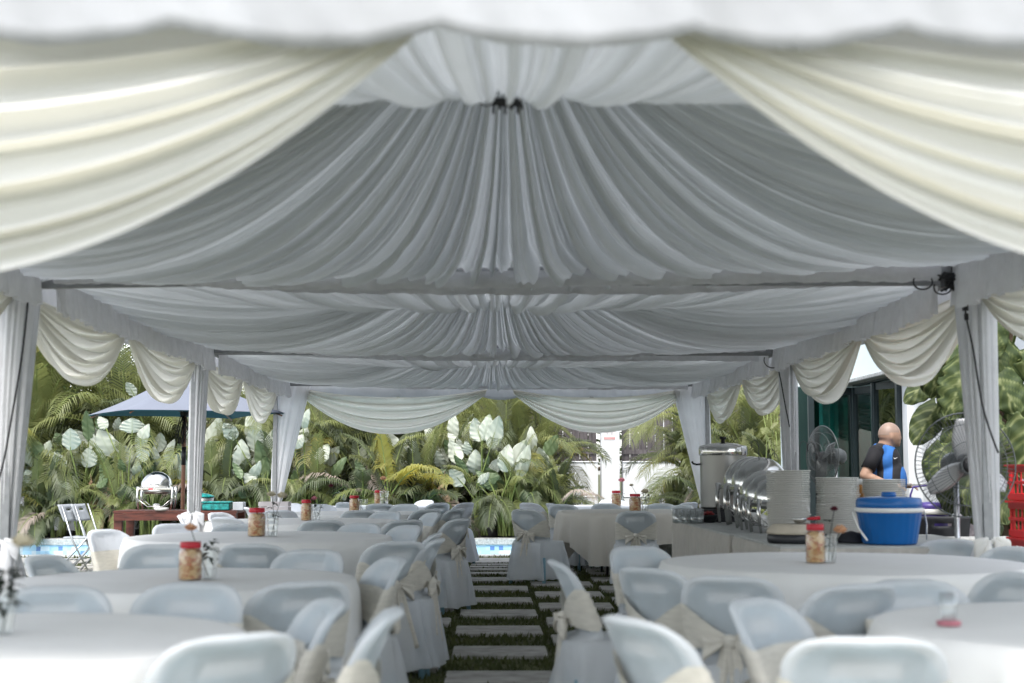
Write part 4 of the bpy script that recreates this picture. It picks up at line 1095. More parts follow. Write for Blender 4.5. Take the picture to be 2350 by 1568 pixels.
leafs = {
 'big-leaved plant with tall upright pale leaves, centre right of the pool view': (1105, 25.9, [(Z2(1460, 870), Z2(1315, 690), 115), (Z2(1640, 650), Z2(1590, 485), 100), (Z2(1650, 645), Z2(1700, 458), 84), (Z2(1700, 700), Z2(1765, 470), 105), (Z2(1600, 885), Z2(1600, 705), 112), (Z2(1520, 955), Z2(1420, 845), 95), (Z2(1480, 800), Z2(1420, 640), 95), (Z2(1550, 745), Z2(1530, 645), 60), (Z2(1660, 780), Z2(1770, 670), 55)], [(Z2(1610, 945), Z2(1770, 890), 95), (Z2(1560, 850), Z2(1500, 760), 80), (Z2(1450, 900), Z2(1330, 850), 70), (Z2(1700, 900), Z2(1620, 800), 70)]),
 'big-leaved plant with a yellow-spotted white leaf, just right of the tallest one': (1160, 25.7, [(Z2(1800, 865), Z2(1832, 668), 108), (Z2(1850, 865), Z2(1955, 636), 112), (Z2(1895, 905), Z2(1975, 670), 84), (Z2(1945, 918), Z2(2152, 774), 72), (Z2(1830, 930), Z2(1930, 850), 50), (Z2(1620, 945), Z2(1695, 868), 52)], [(Z2(1750, 980), Z2(1640, 900), 80)]),
 'big-leaved plant behind the fifth and last left jars': (930, 26.0, [(Z2(970, 890), Z2(838, 755), 62), (Z2(1045, 855), Z2(975, 735), 75), (Z2(1140, 730), Z2(1165, 600), 85), (Z2(960, 1000), Z2(880, 940), 60), (Z2(1000, 1010), Z2(1060, 930), 60), (Z2(1310, 1075), Z2(1400, 1020), 50)], [(Z2(1260, 900), Z2(1220, 790), 60), (Z2(820, 900), Z2(760, 780), 60), (Z2(1100, 900), Z2(1180, 800), 60)]),
 'big-leaved plant just right of the far left corner curtain': (690, 25.9, [(Z2(430, 795), Z2(413, 578), 74), (Z2(500, 805), Z2(575, 665), 92), (Z2(400, 560), Z2(445, 420), 62), (Z2(650, 1075), Z2(645, 995), 98), (Z2(580, 960), Z2(520, 830), 60), (Z2(340, 700), Z2(400, 600), 70)], [(Z2(600, 905), Z2(705, 755), 66), (Z2(470, 930), Z2(420, 840), 60), (Z2(700, 1010), Z2(730, 920), 50)]),
 'big-leaved plant just left of the far left corner curtain': (590, 25.8, [(Z2(65, 722), Z2(58, 515), 116), (Z2(130, 805), Z2(195, 560), 92), (Z2(150, 965), Z2(150, 835), 105), (Z2(65, 975), Z2(-10, 870), 84), (Z1p(1640, 1350), Z1p(1555, 1235), 92)], [(Z2(180, 1000), Z2(240, 900), 60)]),
 'big-leaved plant between the middle left curtain and the far one': (545, 26.1, [(Z1p(1620, 1500), Z1p(1590, 1375), 82), (Z1p(1680, 1565), Z1p(1680, 1345), 110), (Z1p(1660, 1640), Z1p(1600, 1560), 80), (Z1p(1790, 1700), Z1p(1780, 1600), 90)], [(Z1p(1500, 1560), Z1p(1460, 1450), 60)]),
 'big-leaved plant with broad leaves left of the parasol pole': (285, 25.8, [(Z1p(845, 1545), Z1p(830, 1370), 150), (Z1p(800, 1490), Z1p(685, 1275), 145), (Z1p(920, 1305), Z1p(920, 1200), 150), (Z1p(740, 1275), Z1p(685, 1190), 66), (Z1p(805, 1290), Z1p(830, 1195), 50), (Z1p(870, 1620), Z1p(940, 1600), 50)], [(Z1p(760, 1620), Z1p(700, 1520), 70)]),
 'big-leaved plant right beside the parasol pole': (345, 25.9, [(Z1p(1000, 1505), Z1p(988, 1335), 96), (Z1p(1150, 1505), Z1p(1215, 1345), 56), (Z1p(1080, 1440), Z1p(1120, 1300), 90), (Z1p(970, 1400), Z1p(1040, 1240), 80), (Z1p(940, 1050), Z1p(880, 950), 60)], [(Z1p(1060, 1560), Z1p(1000, 1480), 60)]),
 'big-leaved plant with three fans left of the chafing dish': (190, 25.7, [(Z1p(490, 1425), Z1p(490, 1270), 116), (Z1p(550, 1525), Z1p(425, 1415), 96), (Z1p(605, 1545), Z1p(620, 1405), 112), (Z1p(460, 1555), Z1p(340, 1435), 84), (Z1p(600, 1420), Z1p(650, 1300), 80), (Z1p(500, 1690), Z1p(395, 1640), 40)], [(Z1p(420, 1380), Z1p(390, 1300), 60), (Z1p(690, 1450), Z1p(700, 1380), 60)]),
 'big-leaved plant behind the nearest left curtain, at the left edge': (95, 25.9, [(Z1p(240, 1545), Z1p(205, 1335), 104), (Z1p(300, 1455), Z1p(352, 1360), 74), (Z1p(210, 1440), Z1p(240, 1330), 60), (Z1p(230, 1650), Z1p(180, 1560), 80)], [(Z1p(330, 1600), Z1p(300, 1500), 60)]),
}
def setv(o, mb):
    a_ = o.data.attributes.new('streak', 'FLOAT', 'POINT'); a_.data.foreach_set('value', mb.val)
rq = random.Random(77); li = 0
for lb, (bxd, Yp, pale, green) in leafs.items():
    b0 = Vector((xb(bxd, Yp), Yp, .08)); root = thing('big_leaf_plant', lb, 'plant', tuple(b0), group='big pale-leaved plants along the pool bed')
    stm = MB(); pl_, gl_ = MB(), MB()
    for lst, mb in ((pale, pl_), (green, gl_)):
        for (b, t, w) in lst:
            li += 1; Y = Yp + rq.uniform(-.35, .35)
            pb = at(b[0], b[1], Y) - b0; pt = at(t[0], t[1], Y - rq.uniform(-.15, .2)) - b0
            wr = w * .3507 / 1.0638 / FPX * Y * 1.22
            big_leaf(mb, pb, pt, wr, li)
            g0 = Vector((rq.uniform(-.12, .12), rq.uniform(-.12, .12), 0)); md = (g0 + pb) / 2 + Vector(((g0.x - pb.x) * .22, 0, .15 * pb.z))
            stm.tube([g0, md, pb, pb.lerp(pt, .5) + Vector((0, .012, 0))], [.022, .016, .010, .004], 6, False)
    for k in range(9):   # further leaves of the same clump, lower and behind
        xb_ = b0.x * 0 + rq.uniform(-.75, .75); zb_ = rq.uniform(.75, 1.75); yb_ = rq.uniform(.05, .55)
        pb = Vector((xb_, yb_, zb_)); lean_ = rq.uniform(-.5, .5); L2 = rq.uniform(.42, .68); dv = Vector((lean_, rq.uniform(-.35, .1), rq.uniform(.25, 1))).normalized() * L2
        big_leaf(pl_ if k % 3 else gl_, pb, pb + dv, L2 * rq.uniform(.42, .55), 500 + li * 13 + k)
        g0 = Vector((rq.uniform(-.12, .12), rq.uniform(0, .15), 0)); stm.tube([g0, (g0 + pb) / 2 + Vector((-xb_ * .2, 0, .1)), pb], [.020, .014, .008], 5, False)
    for k in range(7):   # lower stalk sheaths and small leaves
        a = rq.uniform(-1, 1); g0 = Vector((rq.uniform(-.15, .15), rq.uniform(-.15, .15), 0)); tp = g0 + Vector((a * .35, rq.uniform(-.2, .2), rq.uniform(.6, 1.2)))
        stm.tube([g0, (g0 + tp) / 2 + Vector((-a * .05, 0, .05)), tp], [.022, .016, .006], 6, False)
        if k % 2 == 0: big_leaf(gl_, tp, tp + Vector((a * .3, rq.uniform(-.2, .1), rq.uniform(.1, .4))), .16, 900 + li * 10 + k)
    stm.build('stalks', 'stem', root)
    o = pl_.build('pale_leaves', 'pale_leaf', root); setv(o, pl_); o.modifiers.new('s', 'SOLIDIFY').thickness = .003
    o = gl_.build('green_leaves', 'green_leaf', root); setv(o, gl_); o.modifiers.new('s', 'SOLIDIFY').thickness = .003
# dried flower stalks between the leaves
for xd, yd, lb in ((262, 1225, 'dry brown flower stalk left of the dark wooden table'), (235, 1220, 'withered brown stalk behind the folding chairs'), (1010, 1130, 'hanging orange-brown dead leaf behind the last left jar')):
    Y = 25.7; b0 = Vector((xb(xd, Y), Y, .1)); m_ = MB(); rn = random.Random(int(xd))
    for k in range(9):
        tp = Vector((rn.uniform(-.25, .25), rn.uniform(-.1, .1), rn.uniform(.6, 1.15)))
        m_.tube([(0, 0, 0), tp * .5, tp], [.012, .009, .004], 5, False)
        for j in range(4): big_leaf(m_, tp * (.6 + .1 * j), tp * (.6 + .1 * j) + Vector((rn.uniform(-.15, .15), 0, rn.uniform(-.22, .1))), .06, k * 10 + j + int(xd))
    tag(m_.build('dry_plant', 'dry_leaf', loc=b0), lb, 'plant')

# ------------------------------------------------------------------ trees beyond the wall
def tree(x, y, h, rad, label, seed, n=2600):
    root = thing('garden_tree', label, 'tree', (x, y, 0), group='leafy trees beyond the garden wall'); rn = random.Random(seed)
    tk = MB().tube([(0, 0, 0), (.1, 0, h * .3), (-.05, .05, h * .55)], [.16, .12, .08], 9); cl = []
    for k in range(11):
        a = rn.uniform(0, 6.28); q = rn.uniform(.2, 1) * rad; z = h * rn.uniform(.38, 1.0); c_ = Vector((q * math.cos(a) * 1.1, q * math.sin(a) * .7, z)); cl.append((c_, rad * rn.uniform(.28, .5)))
        tk.tube([(0, 0, h * .3), c_ * .6 + Vector((0, 0, h * .08)), c_], [.06, .04, .015], 6, False)
    tk.build('trunk', 'bark', root)
    lv = MB()
    for k in range(n):
        c_, r_ = cl[rn.randrange(len(cl))]; d = Vector((rn.gauss(0, 1), rn.gauss(0, 1), rn.gauss(0, 1))).normalized() * r_ * rn.random() ** .4
        p = c_ + d; a = Vector((rn.gauss(0, 1), rn.gauss(0, 1), rn.gauss(0, .6))).normalized(); b = a.orthogonal().normalized() if rn.random() < .5 else a.cross(Vector((0, 0, 1))).normalized(); s_ = rn.uniform(.07, .13)
        lv.add([p - a * s_, p + b * s_ * .45, p + a * s_, p - b * s_ * .45], [(0, 1, 2, 3)])
    lv.build('crown', 'tree_leaf', root, False)
for k, (xd, Y, h, rad, lb) in enumerate([
    (30, 31, 4.6, 1.9, 'dark leafy tree beyond the wall at the left edge'), (300, 31.5, 3.9, 2.0, 'dark leafy tree beyond the wall behind the parasol'),
    (560, 31, 3.6, 1.9, 'dark leafy tree beyond the wall left of the far left curtain'), (800, 31.5, 3.6, 2.0, 'dark leafy tree beyond the wall behind the wide left swag'),
    (1050, 31, 3.7, 1.9, 'dark leafy tree beyond the wall behind the tall pale leaves'), (1290, 31.5, 3.6, 1.8, 'dark leafy tree beyond the wall left of the pillar'),
    (1760, 30.5, 4.0, 1.6, 'leafy tree beyond the wall above the chafing dishes'), (1900, 31, 3.2, 1.2, 'leafy tree beyond the wall left of the glass doors')]):
    tree(xb(xd, Y), Y, h, rad, lb, 60 + k)
nh = thing('neighbour_house', 'distant house with a red tiled roof glimpsed beyond the garden fence, right', 'house', (xb(1690, 44), 44, 0))
MB().box((0, 0, 1.9), (5, 4, 3.8)).build('wall', 'wall_white', nh, False)
MB().add([(-2.9, -2.4, 3.7), (2.9, -2.4, 3.7), (2.9, 2.4, 3.7), (-2.9, 2.4, 3.7), (-2, 0, 5.0), (2, 0, 5.0)], [(0, 1, 5, 4), (1, 2, 5), (2, 3, 4, 5), (3, 0, 4), (0, 3, 2, 1)]).build('roof', 'roof_red', nh, False)
# ------------------------------------------------------------------ buffet
def skirted(x0, x1, y0, y1, z, label, seed):
    t = thing('buffet_table', label, 'table', ((x0 + x1) / 2, (y0 + y1) / 2, 0), group='skirted buffet tables')
    hx, hy = (x1 - x0) / 2, (y1 - y0) / 2
    soft(MB().box((0, 0, z - .012), (2 * hx, 2 * hy, .024)).build('tabletop', 'buffet_cloth', t, False), .01, 3)
    n = N1(seed, [(20, .5), (47, .6), (83, .4)]); sk = MB(); per = 4 * (hx + hy)
    def f(u, v):
        s = u * per; cs = [(-hx, -hy), (hx, -hy), (hx, hy), (-hx, hy), (-hx, -hy)]; ls = [2 * hx, 2 * hy, 2 * hx, 2 * hy]; k = 0
        while k < 3 and s > ls[k]: s -= ls[k]; k += 1
        q = min(1, s / ls[k]); x = cs[k][0] + (cs[k + 1][0] - cs[k][0]) * q; y = cs[k][1] + (cs[k + 1][1] - cs[k][1]) * q
        nx, ny = [(0, -1), (1, 0), (0, 1), (-1, 0)][k]
        o = .006 + .012 * (v > .08) * n(u * per) + .02 * v + (.012 if v < .14 else 0) * math.sin(pi * v / .14)
        return (x + nx * o, y + ny * o, z - .014 - v * (z - .05))
    sk.grid(f, 520, 12, True); sk.build('skirt', 'skirting', t)
    for sx in (-1, 1):
        for sy in (-1, 1): MB().tube([(sx * (hx - .06), sy * (hy - .06), 0), (sx * (hx - .06), sy * (hy - .06), z - .03)], .014, 8).build('leg', 'table_metal', t)
    return t
BZ = .785
skirted(1.77, 2.62, 10.42, 13.5, BZ, 'long skirted buffet table carrying the steel pot and chafing dishes', 1)
skirted(1.80, 3.25, 8.75, 10.38, BZ, 'skirted buffet table carrying plate stacks, behind the big round table', 2)

# stock pot on a low stand
def stock_pot(x, y, z, r, h, label):
    t = thing('stock_pot', label, 'pot', (x, y, z))
    MB().lathe([(r * .98, 0), (r, .02), (r, h - .02), (r * 1.01, h)], n=40).build('body', 'steel_brushed', t)
    MB().lathe([(r * 1.04, h - .075), (r * 1.05, h - .07), (r * 1.05, h - .005), (r * 1.0, h + .012), (r * .55, h + .035), (0, h + .045)], n=40).build('lid', 'steel', t)
    MB().lathe([(.02, h + .04), (.016, h + .07), (.034, h + .08), (.03, h + .098), (0, h + .10)], n=16).build('lid_knob', 'black_plastic', t)
    for s in (-1, 1): MB().tube([(s * r, 0, h - .155), (s * (r + .035), 0, h - .158), (s * (r + .065), 0, h - .15), (s * (r + .078), 0, h - .13)], .009, 8).build('handle', 'black_plastic', t)
    return t
sp_ = soft(MB().box((0, 0, .055), (.52, .46, .11)).build('pot_stand', 'black_tray', None, False, (X(1662, 13.1), 13.1, BZ + .002)), .01)
tag(sp_, 'low dark box under the big steel pot', 'stand')
stock_pot(X(1660, 13.1), 13.1, BZ + .115, .212, .56, 'big steel stock pot with lid at the far end of the buffet')

def chafer(x, y, z, rz, label, s=1.0, stand=True, round_=True, red=False):
    t = thing('chafing_dish', label, 'chafing dish', (x, y, z + .003), rz, group='steel chafing dishes'); t.scale = (s,) * 3
    rx, ry = .215, .175
    # roll-top half-drum
    n = 28; m = 14; vs = []; fs = []
    def dome(u, v):
        a = pi * u; b = pi * (v - .5); k = abs(math.cos(b)) ** .62
        return (rx * math.cos(a) * k, ry * math.copysign(abs(math.sin(b)) ** .8, math.sin(b)), .305 + .215 * math.sin(a) * k)
    d = MB().grid(dome, n, m); 
    ec = []; 
    d.build('lid', 'steel', t)
    soft(MB().box((0, 0, .285), (rx * 2.06, ry * 2.1, .035)).build('rim', 'steel', t, False), .008, 3)
    MB().lathe([(.0, .215), (.16, .218), (.19, .24), (.2, .27)], n=32).build('water_pan', 'steel_brushed', t)
    for sx in (-1, 1):
        for sy in (-1, 1):
            MB().tube([(sx * (rx + .012), sy * ry * .86, .315), (sx * (rx + .018), sy * ry * .86, .16), (sx * (rx - .002), sy * ry * .9, .0)], [.020, .018, .012], 10).build('leg', 'steel', t)
    for sy in (-1, 1): MB().tube([(-rx, sy * ry * .9, .14), (-.1, sy * ry * .75, .045), (.1, sy * ry * .75, .045), (rx, sy * ry * .9, .14)], .006, 6).build('cross_bar', 'steel', t)
    MB().lathe([(.045, .02), (.048, .07), (.03, .085), (0, .085)], n=16).build('burner', 'white_plastic', t)
    hb = MB().tube([(-.06, -ry - .012, .34), (-.05, -ry - .04, .345), (.05, -ry - .04, .345), (.06, -ry - .012, .34)], .007, 8); hb.build('handle', 'steel', t)
    if red: MB().box((-.05, -ry * 1.05 - .003, .285), (.06, .003, .02)).build('sticker', 'red_plastic', t, False)
    return t
for k, (xd, Y, s, lb) in enumerate([(1716, 12.45, 1.12, 'roll-top chafing dish farthest along the buffet, next to the steel pot'), (1736, 11.95, 1.10, 'second roll-top chafing dish from the steel pot'),
                                (1745, 11.35, .88, 'third roll-top chafing dish, low lid behind the plate stack'), (1755, 10.95, .84, 'fourth roll-top chafing dish, mostly behind the first plate stack'), (1775, 10.62, .80, 'nearest roll-top chafing dish, just behind the first plate stack')]):
    chafer(X(xd, Y) + .03, Y, BZ, R(6), lb, s)
# food tray, glasses
ft = thing('food_tray', 'black tray heaped with red food at the far left corner of the buffet', 'tray', (X(1610, 12.75), 12.75, BZ + .003))
def trf(u, v):
    a = 2 * pi * u; n = 5; w = .105 + .028 * v; q = 1
    return (w * 1.05 * math.copysign(abs(math.cos(a)) ** (2 / n), math.cos(a)), w * .8 * math.copysign(abs(math.sin(a)) ** (2 / n), math.sin(a)), .065 * v)
b_ = MB().grid(trf, 40, 5, True); b_.f.append(tuple(range(39, -1, -1))); o = b_.build('tray', 'black_tray', ft); o.modifiers.new('s', 'SOLIDIFY').thickness = .004
rn = random.Random(4); b_ = MB()
for k in range(60):
    b_.ball((rn.uniform(-.09, .09), rn.uniform(-.065, .065), .055 + rn.uniform(0, .035) * (1 - abs(rn.uniform(-.5, .5)))), (.022, .014, .012), 7, 5, lambda q: q * (1 + .3 * noise.noise(q * 3 + Vector((k, 0, 0)))))
b_.build('food', 'red_food', ft)
gl0 = None
k = 0
for i in range(4):
    for j in range(3):
        p = (X(1550, 12.6) + i * .034 * 1.9, 12.45 + j * .085, BZ + .003)
        if gl0 is None:
            gl0 = thing('drinking_glass', 'x', 'glass', p, group='drinking glasses on the buffet corner')
            MB().lathe([(.026, 0), (.029, .02), (.031, .125), (.029, .125), (.026, .02), (0, .012)], n=14).build('glass', 'glass_clear', gl0); o = gl0
        else: o = dup(gl0, p)
        o['label'] = 'clear upside-down tumbler in the cluster left of the tray of red food'
        k += 1
# plate stacks
def plates(x, y, z, n, r, label, seed):
    t = thing('plate_stack', label, 'plates', (x, y, z + .003), group='tall stacks of dinner plates'); rn = random.Random(seed); th = .0125
    p0 = MB().lathe([(r * .62, 0), (r * .66, .003), (r * .98, .0040), (r, .0065), (r, .0100), (r * .985, .0116), (r * .9, .0116), (r * .6, .006), (0, .006)], n=40).build('plate', 'plate', t)
    p0.location = (0, 0, 0)
    for k in range(1, n):
        c = p0.copy(); C.objects.link(c); c.parent = t
        c.location = (rn.uniform(-.0035, .0035) + .004 * math.sin(k * .21 + seed) + (.006 if (k // 12) % 2 else 0), rn.uniform(-.004, .004), k * th)
    return t
plates(X(1807, 9.85), 9.85, BZ, 37, .148, 'leftmost and tallest stack of white plates on the buffet', 1)
plates(X(1920, 9.85), 9.85, BZ, 33, .148, 'middle stack of white plates, behind the red rosebud', 2)
plates(X(2026, 9.85), 9.85, BZ, 32, .148, 'right stack of white plates, behind the blue ice bucket', 3)
# beige-lidded warmer and ladle
wm = thing('food_warmer', 'round warmer with beige lid and black base on the buffet edge', 'warmer', (X(1815, 9.15), 9.15, BZ + .003))
MB().lathe([(.150, 0), (.157, .01), (.157, .05), (.15, .056), (0, .056)], n=36).build('base', 'black_tray', wm)
MB().lathe([(.158, .056), (.162, .062), (.158, .085), (.13, .112), (.12, .118), (0, .121)], n=36).build('lid', 'beige_lid', wm)
ld = thing('ladle', 'steel ladle with dark red handle resting on the beige-lidded warmer', 'ladle', (X(1833, 9.12), 9.12, BZ + .145))
MB().lathe([(0, -.018), (.03, -.014), (.045, .002), (.05, .016), (.047, .016), (.03, -.008), (0, -.012)], n=24).build('bowl', 'steel', ld)
MB().tube([(.04, 0, .01), (.09, -.004, .012), (.13, -.006, .016)], [.007, .011, .013], 8).build('handle', 'red_lid', ld)
# blue ice bucket
cb = thing('ice_bucket', 'bright blue ribbed ice bucket with white band and lid on the right', 'bucket', (X(2038, 9.0), 9.0, BZ + .003), R(-8))
br = .205
MB().lathe([(br * .78, 0), (br * .82, .012), (br * .97, .19), (br * 1.0, .20)], n=96, f=lambda a, z: 1 + .010 * math.cos(24 * a)).build('body', 'blue_cooler', cb)
MB().lathe([(br * 1.0, .198), (br * 1.05, .203), (br * 1.05, .222), (br * 1.0, .227)], n=48).build('rim_band', 'white_plastic', cb)
MB().lathe([(br * .99, .226), (br * 1.0, .25), (br * .985, .275), (br * .93, .288), (br * .4, .296), (0, .296)], n=48).build('lid', 'blue_cooler', cb)
MB().lathe([(.042, .294), (.046, .298), (.046, .318), (.038, .325), (0, .325)], n=24).build('lid_knob', 'blue_cooler', cb)
MB().tube([(-br * 1.05, 0, .21), (-br * 1.12, -.05, .19), (-br * 1.0, -.13, .10), (-br * .8, -.20, .03)], .007, 6).build('handle', 'white_plastic', cb)
MB().tube([(br * 1.05, 0, .21), (br * 1.10, -.03, .12), (br * 1.06, -.06, .03)], .005, 6).build('hinge', 'alu', cb)
bl = thing('soup_lid', 'dark grey-blue domed lid lying between the jar and the blue bucket', 'lid', (X(1950, 9.15), 9.15, BZ + .003))
MB().lathe([(.085, 0), (.084, .02), (.06, .06), (0, .075)], n=28).build('dome', 'trousers', bl)
bt = thing('sauce_bottle', 'small orange bottle with white cap between the middle and right plate stacks', 'bottle', (X(1973, 10.1), 10.1, BZ + .003))
MB().lathe([(.030, 0), (.032, .01), (.032, .28), (.02, .33), (.018, .36)], n=20).build('body', 'orange_peel', bt); MB().lathe([(.020, .36), (.020, .40), (0, .402)], n=16).build('cap', 'white_plastic', bt)
# wire hook stands behind the chafing dishes
for k, (xd, Y, top, lb) in enumerate([(1742, 11.9, 1010, 'thin wire hook stand rising from the leftmost chafing dish'), (1762, 11.9, 1030, 'thin wire hook stand second from the left'), (1786, 12.0, 1040, 'thin wire hook stand beside the middle right curtain'), (1836, 11.2, 1012, 'purple-grey wire hook stand right of the middle right curtain'), (1872, 11.2, 1015, 'wire hook stand in front of the standing fan')]):
    p0 = Vector((X(xd, Y), Y, BZ + .003)); zt = at(xd, top, Y).z - p0.z; s = 1 if k % 2 else -1
    o = MB().tube([(-.09, 0, .004), (0, 0, .006), (.0, 0, zt * .5), (0, 0, zt - .05), (s * .012, 0, zt - .012), (s * .035, 0, zt), (s * .058, 0, zt - .02), (s * .06, 0, zt - .07), (s * .075, 0, zt - .08)], .0035, 6)
    o.tube([(0, -.07, .004), (0, .07, .004)], .0035, 6)
    tag(o.build('hook_stand', 'black_tray' if k != 3 else 'table_metal', loc=p0), lb, 'hook stand', 'wire hook stands on the buffet')

# ------------------------------------------------------------------ fans
def cage(mb, R0, depth, nw=72, rings=(.18, .45, .78), wire=.0016):
    for s in (-1, 1):
        for k in range(nw):
            a = 2 * pi * k / nw
            pts = [(q * R0 * math.cos(a), s * depth * (1 - q ** 3.0), q * R0 * math.sin(a)) for q in (.16, .45, .75, .92, 1.0)]
            mb.tube(pts, wire, 3, False)
        for q in rings:
            y = s * depth * (1 - q ** 3.0); mb.tube([(q * R0 * math.cos(2 * pi * j / 40), y, q * R0 * math.sin(2 * pi * j / 40)) for j in range(41)], .003, 5, False)
def fan(x, y, zc, rz, label, R0, cagem, blades, rot0, tilt=0, motor='fan_grey', depth=.09, wire=.0016, scalex=1):
    t = thing('standing_fan', label, 'fan', (x, y, 0), rz, group='standing fans beside the tents')
    Mx = Matrix.Translation((0, 0, zc)) @ Matrix.Rotation(tilt, 4, 'X')
    c_ = MB(); cage(c_, R0, depth, wire=wire); c_.xf(Mx).build('cage', cagem, t)
    rg = MB().tube([(R0 * math.cos(2 * pi * j / 56), 0, R0 * math.sin(2 * pi * j / 56)) for j in range(57)], .0055, 8, False); rg.xf(Mx).build('rim', cagem, t)
    for k in range(3):
        a = rot0 + 2 * pi * k / 3
        def bf(u, v, a=a):
            r = R0 * (.16 + .74 * v); w = R0 * (.10 + .13 * math.sin(pi * min(1, v * .85 + .12))) ; da = (u - .5) * 2 * w / r
            return (r * math.cos(a + da), .035 * (u - .5) * 2 * (1 - .4 * v) - .01, r * math.sin(a + da))
        b = MB().grid(bf, 6, 10).xf(Mx); o = b.build('blade', blades, t); o.modifiers.new('s', 'SOLIDIFY').thickness = .002
    hb = MB().lathe([(0, -.075), (.035, -.072), (.052, -.05), (.055, .02), (0, .02)], n=24).xf(Mx @ Matrix.Rotation(-pi / 2, 4, 'X')); hb.build('hub', 'black_plastic', t)
    mt = MB().lathe([(.06, .07), (.085, .09), (.092, .13), (.09, .22), (.065, .27), (0, .28)], n=28).xf(Mx @ Matrix.Rotation(-pi / 2, 4, 'X')); mo = mt.build('motor', motor, t)
    MB().lathe([(.034, .268), (.036, .278), (.022, .284), (0, .284)], n=20).xf(Mx @ Matrix.Rotation(-pi / 2, 4, 'X')).build('motor_cap', 'alu', mo)
    MB().tube([(0, .17, .04), (0, .17, zc - .07)], [.022, .018], 12).build('pole', 'alu', t)
    MB().lathe([(.24, 0), (.245, .015), (.22, .03), (.05, .045), (.035, .08), (0, .08)], (0, .17, 0), 32).build('base', 'black_plastic', t)
    return t
fan(X(1888, 15.6), 15.6, 1.40, R(-72), 'grey standing fan seen almost edge-on beside the glass doors', .335, 'fan_grey', 'fan_grey', .4, wire=.0022)
fan(X(2216, 9.7), 9.7, 1.285, R(4), 'large round caged fan with silver blades behind the nearest right curtain', .355, 'fan_grey', 'fan_blade', R(212), wire=.0018)

# ------------------------------------------------------------------ house with folding glass doors
hs = thing('white_house', 'white house with dark-framed folding glass doors on the right', 'house', (5.0, 17.0, 0))
HX = 0.0
def hb(c, d): return MB().box((c[0] - 5.0, c[1] - 17.0, c[2]), d)
w_ = hb((5.12, 18.0, 3.55), (.24, 3.2, 2.3))            # wall above the doors (side wall, faces the tents)
hb((5.08, 16.9, 2.35), (.16, .2, 4.7)).build('pier', 'wall_white', hs, False)
hb((5.26, 16.1, 2.35), (.2, 1.4, 4.69)).build('wall', 'wall_white', hs, False)
hb((5.70, 14.2, 1.5), (.2, 2.4, 3.0)).build('wall', 'wall_white', hs, False)
hb((5.12, 17.95, 3.55), (.24, 3.1, 2.3)).build('wall', 'wall_blue', hs, False)
soft(hb((4.93, 18.1, 2.42), (.30, 2.9, .05)).build('ledge', 'coping', hs, False), .01)
hb((6.3, 19.66, 3.55), (4.4, .24, 2.3)).build('wall', 'wall_blue', hs, False)
hb((4.18, 19.7, 1.2), (.14, .2, 2.4)).build('wall', 'wall_blue', hs, False)
hb((7.6, 18.5, .03), (4.6, 5.0, .06)).build('floor', 'concrete', hs, False)
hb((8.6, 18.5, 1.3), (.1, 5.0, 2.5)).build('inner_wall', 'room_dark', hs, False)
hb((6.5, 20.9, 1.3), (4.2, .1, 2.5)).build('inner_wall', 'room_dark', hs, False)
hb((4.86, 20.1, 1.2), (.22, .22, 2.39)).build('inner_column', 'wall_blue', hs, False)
hb((6.4, 18.2, 2.44), (2.3, 3.2, .04)).build('inner_ceiling', 'wall_white', hs, False)
def door(a, b, z1, label, tape=False):
    d = MB(); a = Vector((a[0] - 5.0, a[1] - 17.0, 0)); b = Vector((b[0] - 5.0, b[1] - 17.0, 0)); z0 = .06; fw = .075
    up_ = Vector((0, 0, 1))
    d.bar(a + up_ * z0, a + up_ * z1, fw, .06); d.bar(b + up_ * z0, b + up_ * z1, fw, .06)
    e_ = (b - a).normalized() * fw * .5
    d.bar(a + e_ + up_ * (z0 + .06), b - e_ + up_ * (z0 + .06), .05, .12); d.bar(a + e_ + up_ * (z1 - .045), b - e_ + up_ * (z1 - .045), .05, .09)
    o = d.build('glass_door', 'frame_dark', hs, False); o['label'] = label
    n = (b - a).cross(up_).normalized() * .006; p0, p1 = a + e_, b - e_
    MB().add([p0 + n + up_ * z0, p1 + n + up_ * z0, p1 + n + up_ * z1, p0 + n + up_ * z1, p0 - n + up_ * z0, p1 - n + up_ * z0, p1 - n + up_ * z1, p0 - n + up_ * z1], [(0, 1, 2, 3), (7, 6, 5, 4)]).build('pane', 'glass_green', o, False)
    return o
door((4.40, 19.2), (4.97, 19.2), 2.36, 'glass door leaf standing open toward the garden')
door((4.98, 19.1), (5.10, 18.60), 2.36, 'folded glass door leaf, leftmost of the folded ones'); door((5.12, 18.57), (4.96, 18.08), 2.36, 'folded glass door leaf in the middle')
door((4.97, 18.04), (5.12, 17.56), 2.36, 'folded glass door leaf behind the man'); door((5.12, 17.52), (4.98, 17.05), 2.36, 'folded glass door leaf next to the white pier')
hb((5.0, 18.05, 2.405), (.1, 2.1, .06)).build('door_track', 'frame_dark', hs, False)
nt_ = MB()
for k in range(6): nt_.box((4.80 - 5.0, 20.1 - 17 - .118, 1.42 - k * .045), (.07, .004, .02))
nt_.build('notice', 'green_tape', hs, False)
cab = MB().tube([(4.5, 18.9, 2.95), (4.8, 18.4, 2.96), (4.96, 17.6, 3.02), (4.97, 16.8, 3.1)], .008, 6)
tag(cab.build('wire', 'wood_fence'), 'thin wire strung across the white house wall above the doors', 'wire')

